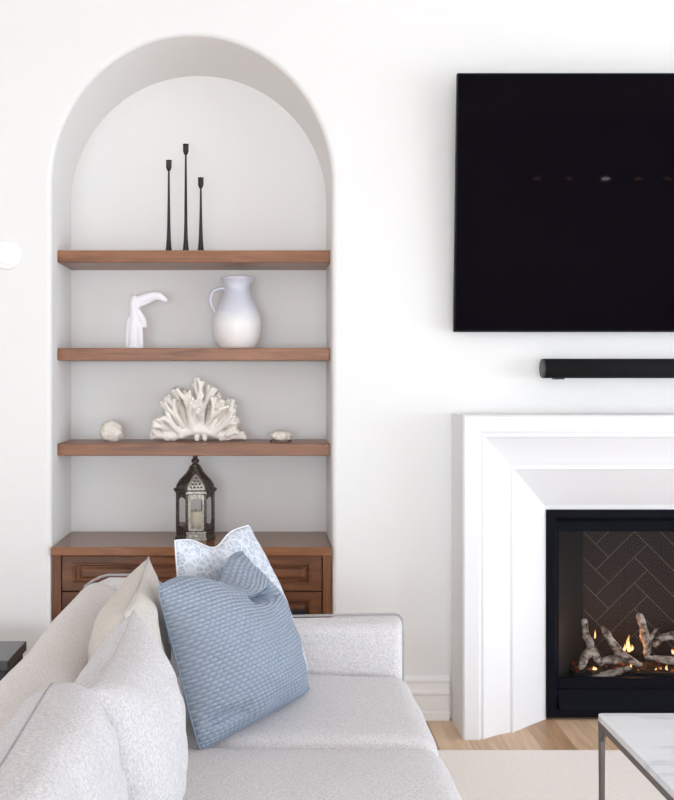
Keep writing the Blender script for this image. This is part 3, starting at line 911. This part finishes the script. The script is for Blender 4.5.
# herringbone brick back
bm = bmesh.new(); W_, n_ = 0.080, 3; g_ = 0.0015
box(bm, bx0, bx1, by, by + 0.01, FL, 0.78, 0)
c45 = math.cos(PI / 4)
from mathutils.geometry import intersect_point_line
def clip(poly, xa, xb, za, zb):
    for ax, lim, sgn in ((0, xa, 1), (0, xb, -1), (1, za, 1), (1, zb, -1)):
        out = []
        for i in range(len(poly)):
            a, b = poly[i], poly[(i + 1) % len(poly)]
            ia, ib = sgn * (a[ax] - lim) >= 0, sgn * (b[ax] - lim) >= 0
            if ia: out.append(a)
            if ia != ib:
                t_ = (lim - a[ax]) / (b[ax] - a[ax]); out.append((a[0] + (b[0] - a[0]) * t_, a[1] + (b[1] - a[1]) * t_))
        poly = out
        if len(poly) < 3: return None
    return poly
def brick(u0, u1, v0, v1):
    u0 = u0 * W_ + g_; u1 = u1 * W_ - g_; v0 = v0 * W_ + g_; v1 = v1 * W_ - g_
    pl = []
    for (u, v) in ((u0, v0), (u1, v0), (u1, v1), (u0, v1)):
        pl.append((1.835 + (u - v) * c45, 0.45 + (u + v) * c45))
    pl = clip(pl, bx0 + .001, bx1 - .001, FL + .001, 0.779)
    if not pl: return
    Fv = [bm.verts.new((x, by - 0.0015, z)) for x, z in pl]; Bv = [bm.verts.new((x, by + 0.002, z)) for x, z in pl]
    f = bm.faces.new(Fv); f.material_index = 1
    for i in range(len(pl)):
        j = (i + 1) % len(pl); f = bm.faces.new((Fv[i], Fv[j], Bv[j], Bv[i])); f.material_index = 1
for r in range(-14, 15):
    for m_ in range(-4, 5):
        a = r + 2 * n_ * m_
        brick(a, a + n_, r, r + 1)                 # row brick
        b = r - 2 * n_ + 1 + 2 * n_ * m_
        brick(r, r + 1, b, b + n_)                 # column brick
fpart('brick_back', bm, [M_GROUT, M_BRICK])
# burner tray with ember bed and flames
bn = thing('gas_burner', 'glowing gas burner bed with small orange flames inside the fireplace', 'burner', (FCX, 4.42, FL))
bm = bmesh.new(); box(bm, -0.40, 0.40, -0.085, 0.10, 0.0, 0.014); link('tray', bm, M_BLACK, bn)
bm = bmesh.new()
nx, ny = 90, 20
G = [[bm.verts.new((-0.385 + 0.77 * i / nx, -0.075 + 0.16 * j / ny, 0.016 + 0.012 * (1 + fbm((i * .35, j * .35, 0))) * math.sin(PI * min(1, max(0, j / ny))) + 0.006 * fbm((i * 1.1, j * 1.1, 4)))) for j in range(ny + 1)] for i in range(nx + 1)]
for i in range(nx):
    for j in range(ny):
        bm.faces.new((G[i][j], G[i + 1][j], G[i + 1][j + 1], G[i][j + 1]))
eb = link('ember_bed', bm, M_EMBER, bn, smooth=True); eb['kind'] = 'stuff'
def flame(px, py_, h, w, lean=0.0, yy=0.0, tip=None):
    """tongue of flame; px,py_ = photo position of its foot"""
    s2 = F / 4.42
    x = (px - 268) / s2 - FCX; z = EYE - (py_ - 378) / s2 - FL
    bm = bmesh.new(); uvl = bm.loops.layers.uv.new('UVMap')
    n, m_ = 12, 14; rings = []
    for j in range(m_ + 1):
        t_ = j / m_
        r = w * (math.sin(PI * min(1, (t_ * 0.9 + 0.10)) ** 0.75) ** 0.8) * (1 - 0.55 * t_) + 0.0003
        cxx = x + lean * t_ * t_ + w * 0.35 * math.sin(t_ * 5 + px)
        rings.append([bm.verts.new((cxx + r * math.cos(2 * PI * k_ / n), yy + 0.6 * r * math.sin(2 * PI * k_ / n), z + h * t_)) for k_ in range(n)])
    for j in range(m_):
        for k_ in range(n):
            f = bm.faces.new((rings[j][k_], rings[j][(k_ + 1) % n], rings[j + 1][(k_ + 1) % n], rings[j + 1][k_]))
            for li, l in enumerate(f.loops):
                l[uvl].uv = (0.5, (j + (1 if li > 1 else 0)) / m_)
    bm.faces.new(rings[0][::-1]); bm.faces.new(rings[-1])
    link('flame', bm, M_FLAME, bn, smooth=True)
flame(630, 653, 0.072, 0.010, 0.004, 0.02)
flame(626.5, 652, 0.030, 0.007, -0.002, 0.02)
flame(634, 652, 0.026, 0.006, 0.002, 0.025)
flame(597, 640, 0.036, 0.0035, 0.004, 0.03)
flame(590, 666.5, 0.016, 0.011, 0.0, -0.055)
flame(626, 664, 0.018, 0.0055, -0.003, -0.06)
flame(633, 668, 0.010, 0.006, 0.0, -0.06)
flame(651, 667, 0.012, 0.004, 0.0, -0.055)
flame(661.5, 668, 0.030, 0.0055, 0.003, -0.055)
flame(656, 667, 0.012, 0.004, 0.0, -0.055)
flame(671, 667, 0.010, 0.006, 0.0, -0.055)
flame(673, 654, 0.022, 0.009, 0.0, 0.0)
for i, (fx, fh) in enumerate(((698, .06), (716, .03), (735, .07), (752, .03))):
    flame(fx, 664, fh, 0.009, 0.0, -0.01)

def log_mesh(chains, name, label, seed, dy=0.0):
    """chains: lists of (px, py, depth offset, radius px); one welded piece of wood"""
    s2 = F / 4.42; bm = bmesh.new()
    base = Vector(((chains[0][0][0] - 268) / s2, 4.42, FL))
    for ch in chains:
        pts, rad = [], []
        for a, b in zip(ch, ch[1:]):
            for i in range(5):
                t_ = i / 5
                pts.append(tuple(a[c] + (b[c] - a[c]) * t_ for c in range(4)))
        pts.append(ch[-1])
        P3 = []
        for (x, y, d, r) in pts:
            P3.append(Vector(((x - 268) / s2, 4.42 + d, EYE - (y - 378) / s2)) - base); rad.append(r / s2)
        tube(bm, P3, rad, 12)
    o = link(name, bm, M_BARK, loc=base)
    remeshed(o, 0.0045, 2)
    for v in o.data.vertices:
        nn = v.normal
        v.co += nn * (0.0070 * fbm(v.co, 26, seed) + 0.0035 * fbm(v.co, 75, seed))
        if v.co.z < 0.001: v.co.z = 0.001
    return tag(o, label, 'log', 'birch logs in the gas fireplace')
log_mesh([[(585.5, 623, 0.02, 3.0), (587.5, 637, 0.01, 3.9), (592, 650, -0.02, 4.4), (598, 661, -0.03, 3.4)], [(591, 648, -0.01, 4.2), (583, 655, -0.03, 4.4), (576.5, 663, -0.06, 3.0)]],
         'firewood_log', 'forked pale birch log standing at the far left of the fire', 1)
log_mesh([[(603.5, 628, 0.01, 2.6), (610, 639, 0.0, 3.8), (617, 650, -0.02, 4.6), (626, 658, -0.03, 4.0), (637, 662, -0.045, 2.5)]], 'firewood_log',
         'charred birch log slanting down to the right, just right of the forked log', 2)
log_mesh([[(587, 671, -0.085, 2.6), (600, 669, -0.085, 3.4), (613, 666, -0.075, 3.4), (624, 664.5, -0.065, 2.8)]], 'firewood_log', 'pale birch log lying low across the front left of the fire', 3)
log_mesh([[(597, 659, -0.03, 3.5), (610, 658.5, -0.02, 4.2), (622, 659, -0.015, 3.2)]], 'firewood_log', 'short reddish log lying behind the low front left log', 4)
log_mesh([[(642, 618, 0.03, 3.4), (645.5, 632, 0.02, 4.2), (647.5, 645, 0.01, 4.0), (646, 654, -0.01, 3.2)], [(648, 646, 0.01, 3), (654, 638, 0.03, 3.0), (660, 632, 0.04, 2.2)]], 'firewood_log',
         'tallest pale birch log standing upright at the right of the main flame', 5)
log_mesh([[(643, 654.5, -0.045, 2.6), (655, 655.5, -0.05, 3.4), (668, 657, -0.055, 3.6), (684, 658.5, -0.05, 3.4), (700, 662, -0.05, 3.0)]], 'firewood_log',
         'pale birch log lying crosswise at the right edge, in front of the upright log', 6)
log_mesh([[(657, 645, 0.02, 2.6), (664, 639, 0.03, 3.6), (675, 637, 0.03, 4.0), (690, 646, 0.01, 4.0), (700, 655, 0.0, 3.0)]], 'firewood_log', 'dark curved log arching behind the crosswise log at the right edge', 7)
log_mesh([[(712, 667, -0.05, 3.0), (722, 650, -0.02, 4.0), (730, 632, 0.0, 3.2)]], 'firewood_log', 'birch log leaning at the right end of the fire', 8)

# ------------------------------------------------------------------ rug
bm = soft_box(-0.8, 4.2, -2.6, 3.815, 0.0, 0.014, 0.007, 10)
tag(link('area_rug', bm, M_RUG), 'large cream rug on the oak floor under the sofa and marble table', 'rug')
RZ = 0.014

# ------------------------------------------------------------------ coffee table
TX0, TX1, TY0, TY1, TZ = 0.914, 1.86, 2.02, 2.947, 0.42
tb = thing('coffee_table', 'low square coffee table with grey-veined white marble top and bronze frame', 'table', ((TX0 + TX1) / 2, (TY0 + TY1) / 2, RZ))
tc_ = Vector(((TX0 + TX1) / 2, (TY0 + TY1) / 2, RZ))
bm = bmesh.new(); box(bm, TX0, TX1, TY0, TY1, TZ - 0.020, TZ)
vert = [e for e in bm.edges if abs(e.verts[0].co.z - e.verts[1].co.z) > 0.01]
bmesh.ops.bevel(bm, geom=vert, offset=0.014, segments=5, affect='EDGES', profile=0.5)
bmesh.ops.bevel(bm, geom=[e for e in bm.edges if abs(e.verts[0].co.z - e.verts[1].co.z) < 0.001], offset=0.003, segments=2, affect='EDGES', profile=0.5)
bmesh.ops.translate(bm, verts=bm.verts, vec=-tc_)
link('marble_top', bm, M_MARBLE, tb)
bm = bmesh.new(); w = 0.016
z1, z0 = TZ - 0.0205, TZ - 0.0205 - 0.018
for (a, b, c, d) in ((TX0 + .002, TX1 - .002, TY0 + .002, TY0 + .002 + w), (TX0 + .002, TX1 - .002, TY1 - .002 - w, TY1 - .002),
                     (TX0 + .002, TX0 + .002 + w, TY0 + .018, TY1 - .018), (TX1 - .002 - w, TX1 - .002, TY0 + .018, TY1 - .018)):
    box(bm, a, b, c, d, z0, z1)
bmesh.ops.translate(bm, verts=bm.verts, vec=-tc_)
link('table_frame', bm, M_BRONZE, tb)
for sx in (0, 1):
    for sy in (0, 1):
        lx = TX0 + .010 if not sx else TX1 - .010
        ly = TY0 + .010 if not sy else TY1 - .010
        ix = 1 if not sx else -1; iy = 1 if not sy else -1
        bm = bmesh.new()
        tube(bm, [(lx, ly, RZ + 0.009), (lx, ly, 0.10), (lx - ix * 0.000, ly, 0.25), (lx, ly, z0 + 0.004)], [0.0085, 0.0080, 0.0085, 0.0095], 10)
        tube(bm, [(lx, ly, z0 - 0.05), (lx + ix * 0.006, ly, z0 - 0.022), (lx + ix * 0.024, ly, z0 - 0.003), (lx + ix * 0.05, ly, z0 + 0.006)], 0.0065, 8)
        tube(bm, [(lx, ly, z0 - 0.05), (lx, ly + iy * 0.006, z0 - 0.022), (lx, ly + iy * 0.024, z0 - 0.003), (lx, ly + iy * 0.05, z0 + 0.006)], 0.0065, 8)
        bmesh.ops.translate(bm, verts=bm.verts, vec=-tc_)
        link('leg', bm, M_BRONZE, tb, smooth=True)

# ------------------------------------------------------------------ low black box table at the left wall
sx0, sx1, sy0, sy1, sz = -1.42, -0.872, 3.56, 3.835, 0.40
st = thing('side_table', 'low black side table at the left edge, behind the sofa back', 'side table', ((sx0 + sx1) / 2, (sy0 + sy1) / 2, 0))
stc = Vector(((sx0 + sx1) / 2, (sy0 + sy1) / 2, 0))
def stp(name, bm, mat, par=st):
    bmesh.ops.translate(bm, verts=bm.verts, vec=-stc); return link(name, bm, mat, par)
stp('table_top', bevbox(sx0, sx1, sy0, sy1, sz - 0.035, sz, 0.004, 3), M_GLOSS)
stp('body', bevbox(sx0 + .012, sx1 - .012, sy0 + .014, sy1 - .005, 0.06, sz - 0.036, 0.003), M_BLACK)
bm = bmesh.new()
for lx in (sx0 + .03, sx1 - .06):
    for ly in (sy0 + .03, sy1 - .06):
        pass
for lx in (sx0 + .03, sx1 - .06):
    for ly in (sy0 + .03, sy1 - .06):
        stp('leg', bevbox(lx, lx + .03, ly, ly + .03, 0.0, 0.0605, 0.002), M_BLACK)
bm.free()

# ------------------------------------------------------------------ sofa
SY0, SY1 = 0.98, 3.325           # near and far ends
sofa = thing('sofa', 'light grey linen sofa with piped arm and loose seat cushions along the left', 'sofa', (-0.09, (SY0 + SY1) / 2, RZ))
so = Vector((-0.09, (SY0 + SY1) / 2, RZ))
def sp_(name, bm, mat, parent=None, smooth=True):
    bmesh.ops.translate(bm, verts=bm.verts, vec=-so); return link(name, bm, mat, parent or sofa, smooth)
AI = 3.235                       # inner face of far arm
# backrest: soft rounded section swept along the sofa
sec = [(-0.575, 0.12), (-0.60, 0.20), (-0.612, 0.40), (-0.612, 0.56), (-0.600, 0.635), (-0.580, 0.692), (-0.552, 0.718), (-0.520, 0.726), (-0.480, 0.712),
       (-0.445, 0.685), (-0.415, 0.650), (-0.392, 0.600), (-0.370, 0.53), (-0.350, 0.46), (-0.330, 0.12)]
sec = smooth_prof(sec, 1)
bm = bmesh.new(); NYS = 40; rings = []
for j in range(NYS + 1):
    t_ = j / NYS
    y = SY0 + 0.02 + (AI + 0.004 - SY0 - 0.02) * t_
    rr = []
    for (x, z) in sec:
        top = max(0, (z - 0.5) / 0.2)
        z2 = z + top * (0.006 * fbm((x * 4, y * 3, 0)) )
        rr.append(bm.verts.new((x + 0.006 * fbm((y * 3, z * 4, 2)), y, z2)))
    rings.append(rr)
for A, B in zip(rings, rings[1:]):
    for i in range(len(sec) - 1):
        bm.faces.new((A[i], A[i + 1], B[i + 1], B[i]))
    bm.faces.new((A[-1], A[0], B[0], B[-1]))
bm.faces.new(rings[0]); bm.faces.new(rings[-1][::-1])
sp_('backrest', bm, M_SOFAB)
def armtop(x):
    """height of the arm along its length: rises to the back corner"""
    t_ = min(1, max(0, (x + 0.42) / 0.30)); t_ = t_ * t_ * (3 - 2 * t_)
    e = min(1, max(0, (-0.49 - x) / 0.08))
    return 0.736 - (0.736 - 0.606) * t_ - 0.036 * e * e + 0.008 * max(0, (x - 0.0) / 0.4)
def arm(y0, y1):
    zb = 0.12
    def shape(p, u, v, w):
        x = p.x + (-0.0895)
        top = armtop(x)
        zc = (zb + 0.70) / 2; h = (0.70 - zb) / 2
        z = p.z + zc
        f = max(0, (z - 0.35) / (0.70 - 0.35))
        z = z + (top - 0.70) * f
        near = max(0, (-v if y0 > 2 else v) * 0.5 + 0.5)       # inner edge slopes down, outer edge is piped
        z -= 0.022 * near * f
        p.z = z - zc
        p.x -= 0.010 * near * max(0, u)
        p.y += 0.010 * v * math.cos(u * PI / 2) * math.cos(w * PI / 2)
        return p
    bm = soft_box(-0.593, 0.420, y0, y1, zb, 0.70, 0.030, 14, shape)
    a = sp_('armrest', bm, M_SOFA)
    for yy in ((y1 - 0.012) if y0 > 2 else (y0 + 0.012),):
        bm = bmesh.new(); pts = []
        for i in range(40):
            x = -0.572 + (0.395 + 0.572) * i / 39
            pts.append((x, yy, armtop(x) - 0.001))
        pts += [(0.409, yy, armtop(0.40) - 0.005), (0.418, yy, armtop(0.41) - 0.016)]
        for i in range(1, 12):
            pts.append((0.4215, yy, armtop(0.41) - 0.018 - (armtop(0.41) - 0.018 - 0.15) * i / 11))
        tube(bm, pts, 0.0042, 8)
        sp_('piping', bm, M_PIPE, a)
    return a
arm(AI, SY1); arm(SY0, SY0 + 0.09)
sp_('seat_frame', soft_box(-0.30, 0.395, SY0 + 0.092, AI - 0.002, 0.10, 0.275, 0.02, 8), M_SOFA)
ys = [AI - 0.004, 2.605, 1.865, 1.125]
for i in range(3):
    y1, y0 = ys[i], ys[i + 1]
    def shape(p, u, v, w, i=i):
        crown = (1 - abs(u) ** 2.6) * (1 - abs(v) ** 2.6)
        if w > 0: p.z += w * (0.014 * crown + 0.005 * fbm((p.x * 5, p.y * 5 + i * 7, 0)))
        p.x += 0.012 * max(0, u) * (1 - v * v) * (1 - w * w) + (0.004 * fbm((p.y * 8, i, p.z * 8)) if u > .8 else 0)
        return p
    sp_('seat_cushion', soft_box(-0.325, 0.425, y0 + 0.002, y1 - 0.002, 0.272, 0.454, 0.055, 12, shape), M_SOFA)
for lx in (-0.54, 0.33):
    for ly in (SY0 + 0.06, SY1 - 0.10):
        bm = bmesh.new(); lathe(bm, [(0.018, RZ), (0.026, 0.125)], 16, lx + 0.02, ly + 0.02); sp_('leg', bm, M_DARKWOOD)

# ------------------------------------------------------------------ pillows
def pillow(name, TL, TR, BR, BL, tf, tb_, mat, label, cat, pipe_mat=None, pipe_r=0.004, pinch=0.05, pinch_u=None, a=2.3, b=0.5, chop=None, grooves=(), wr=0.004, seed=0, N=44, group=None, corner=0.0, sag=None):
    TL, TR, BR, BL = map(Vector, (TL, TR, BR, BL))
    nrm = ((BR - BL) + (TR - TL)).cross((TL - BL) + (TR - BR)).normalized()
    ctr = (TL + TR + BR + BL) / 4
    base = Vector((ctr.x, ctr.y, min(BR.z, BL.z)))
    us = [math.sin(PI / 2 * (-1 + 2 * i / N)) * 0.35 + (-1 + 2 * i / N) * 0.65 for i in range(N + 1)]
    def flat(u, v):
        # blunt corners
        cc = corner * (abs(u) ** 6) * (abs(v) ** 6)
        pu = pinch if pinch_u is None else pinch_u
        u2 = u * (1 - pu * (1 - v * v) - cc); v2 = v * (1 - pinch * (1 - u * u) - cc)
        if chop:
            v2 -= chop[0] * math.exp(-((u - chop[1]) / chop[2]) ** 2) * max(0, (v + 0.2) / 1.2) ** 1.5
        p = (BL * (1 - u2) * (1 - v2) + BR * (1 + u2) * (1 - v2) + TR * (1 + u2) * (1 + v2) + TL * (1 - u2) * (1 + v2)) / 4
        if sag: p = p + Vector(sag) * (1 - u * u) * max(0, v)
        return p
    bm = bmesh.new(); uvl = bm.loops.layers.uv.new('UVMap')
    def sheet(sgn, T):
        G = []
        for i, u in enumerate(us):
            row = []
            for j, v in enumerate(us):
                e = max(0, (1 - abs(u) ** a) * (1 - abs(v) ** a))
                h = T * e ** b
                h += wr * fbm((u * 2.2, v * 2.2, seed), 1, seed) * min(1, e * 5) + wr * 0.5 * fbm((u * 5, v * 5, seed + 5), 1, seed) * min(1, e * 5)
                # puckers running in from the edges
                h += wr * 0.35 * math.sin(9 * (u + v) + 3 * fbm((u, v, seed))) * min(1, e * 4) * (1 - e)
                if sgn > 0:
                    for (ua, va, ub, vb, dep, wd_) in grooves:
                        dx, dy = ub - ua, vb - va; L2 = dx * dx + dy * dy
                        tt = max(0, min(1, ((u - ua) * dx + (v - va) * dy) / L2))
                        dd = math.hypot(u - ua - dx * tt, v - va - dy * tt)
                        h -= dep * math.exp(-(dd / wd_) ** 2) * min(1, e * 6)
                row.append(flat(u, v) + nrm * sgn * max(0, h) - base)
            G.append(row)
        return G
    Fs, Bs = sheet(1, tf), sheet(-1, tb_)
    VF = [[bm.verts.new(p) for p in row] for row in Fs]
    VB = [[VF[i][j] if i in (0, N) or j in (0, N) else bm.verts.new(Bs[i][j]) for j in range(N + 1)] for i in range(N + 1)]
    for G, flip in ((VF, False), (VB, True)):
        for i in range(N):
            for j in range(N):
                q_ = [(i, j), (i + 1, j), (i + 1, j + 1), (i, j + 1)]
                if flip: q_ = q_[::-1]
                f = bm.faces.new([G[x][y] for x, y in q_]); f.smooth = True
                for l, (x, y) in zip(f.loops, q_):
                    l[uvl].uv = ((us[x] + 1) / 2, (us[y] + 1) / 2)
    t = thing(name, label, cat, base, group)
    me = link('pillow_cover', bm, mat, t)
    if pipe_mat:
        loop = [Fs[i][0] for i in range(N)] + [Fs[N][j] for j in range(N)] + [Fs[i][N] for i in range(N, 0, -1)] + [Fs[0][j] for j in range(N, 0, -1)]
        bm = bmesh.new(); tube(bm, loop, pipe_r, 8, closed=True)
        link('piping', bm, pipe_mat, t)
    return t

def mat_two(front, backm):
    return front
pillow('back_cushion', (-0.288, 2.275, 0.85), (-0.305, 1.74, 0.84), (-0.255, 1.77, 0.466), (-0.245, 2.25, 0.466), 0.110, 0.112, M_CUSH,
       'pale grey linen sofa back cushion, middle one of the row, pointed top corner', 'cushion', M_SEAM, 0.0026, 0.03, None, 2.6, 0.46, wr=0.010, seed=3, group='linen back cushions of the sofa', sag=(0.0, 0, -0.022))
pillow('back_cushion', (-0.330, 2.93, 0.855), (-0.312, 2.30, 0.84), (-0.300, 2.32, 0.466), (-0.300, 2.90, 0.466), 0.120, 0.060, M_BEIGE,
       'beige linen back cushion with a tall pointed corner, farthest along the sofa', 'cushion', M_SEAM, 0.0026, 0.03, None, 2.4, 0.5, wr=0.010, seed=8, group='linen back cushions of the sofa', sag=(0, 0, -0.008))
pillow('back_cushion', (-0.352, 1.730, 0.858), (-0.335, 1.18, 0.86), (-0.240, 1.20, 0.462), (-0.240, 1.70, 0.466), 0.070, 0.095, M_CUSH,
       'pale grey linen back cushion with a dark seam, nearest, at the lower left corner', 'cushion', M_PIPE, 0.0018, 0.01, None, 6.0, 0.34, wr=0.010, seed=14, group='linen back cushions of the sofa', corner=0.02)
pillow('throw_pillow', (-0.270, 2.56, 0.850), (-0.072, 2.98, 0.872), (0.124, 2.99, 0.470), (-0.164, 2.525, 0.457), 0.140, 0.06, M_BLUE,
       'blue quilted square throw pillow with a dented top, leaning in the sofa corner', 'pillow', M_BLUEPIPE, 0.0016, 0.01, 0.02, 2.3, 0.68,
       chop=(0.27, 0.12, 0.36), grooves=((0.05, 0.56, 0.50, 0.44, 0.085, 0.05), (-0.85, -0.70, -0.55, -0.74, 0.03, 0.05)), wr=0.010, seed=21, corner=0.035)
pillow('throw_pillow', (-0.253, 2.885, 0.908), (-0.058, 3.14, 0.914), (0.118, 3.165, 0.480), (-0.18, 2.93, 0.475), 0.065, 0.045, M_PATTERN,
       'white and pale blue printed throw pillow standing behind the blue one', 'pillow', M_WHITEPIPE, 0.0022, 0.02, -0.12, 2.4, 0.55,
       chop=(0.17, -0.08, 0.38), wr=0.008, seed=30)

# ------------------------------------------------------------------ light
w = bpy.data.worlds.new('daylight'); S.world = w; w.use_nodes = True
w.node_tree.nodes['Background'].inputs[0].default_value = (0.86, 0.93, 1.0, 1)
w.node_tree.nodes['Background'].inputs[1].default_value = 1.0
def area(name, loc, rot, sx, sy, power, col):
    l = bpy.data.lights.new(name, 'AREA'); l.shape = 'RECTANGLE'; l.size = sx; l.size_y = sy
    l.energy = power; l.color = col
    o = bpy.data.objects.new(name, l); C.objects.link(o); o.location = loc; o.rotation_euler = rot
    return o
for (u0, u1, z0, z1) in WR:
    area('window_daylight', (XR + 0.02, (u0 + u1) / 2, (z0 + z1) / 2), (0, PI / 2, 0), z1 - z0, u1 - u0, 235, (0.77, 0.872, 0.99))
for (u0, u1, z0, z1) in WB:
    area('window_daylight', ((u0 + u1) / 2, YB - 0.02, (z0 + z1) / 2), (PI / 2, 0, 0), u1 - u0, z1 - z0, 490, (0.80, 0.885, 0.98))
l = bpy.data.lights.new('fire_glow', 'POINT'); l.energy = 1.5; l.color = (1.0, 0.45, 0.18); l.shadow_soft_size = 0.05
o = bpy.data.objects.new('fire_glow', l); C.objects.link(o); o.location = (1.52, 4.45, 0.24)

# ------------------------------------------------------------------ camera
cam = bpy.data.cameras.new('camera'); co = bpy.data.objects.new('camera', cam); C.objects.link(co)
co.location = (0, 0, EYE); co.rotation_euler = (PI / 2, 0, 0)
cam.sensor_fit = 'VERTICAL'; cam.sensor_height = 36; cam.sensor_width = 36
cam.lens = F * 36 / 800
cam.shift_x = (337 - 268) / 800; cam.shift_y = -(400 - 378) / 800
cam.clip_start = 0.05
S.camera = co
S.view_settings.view_transform = 'Standard'; S.view_settings.look = 'None'; S.view_settings.gamma = 1; S.view_settings.use_curve_mapping = False
S.view_settings.exposure = -1.42
S.cycles.max_bounces = 16; S.cycles.diffuse_bounces = 14; S.cycles.glossy_bounces = 4; S.cycles.transparent_max_bounces = 12
S.cycles.use_denoising = True; S.cycles.sample_clamp_indirect = 6
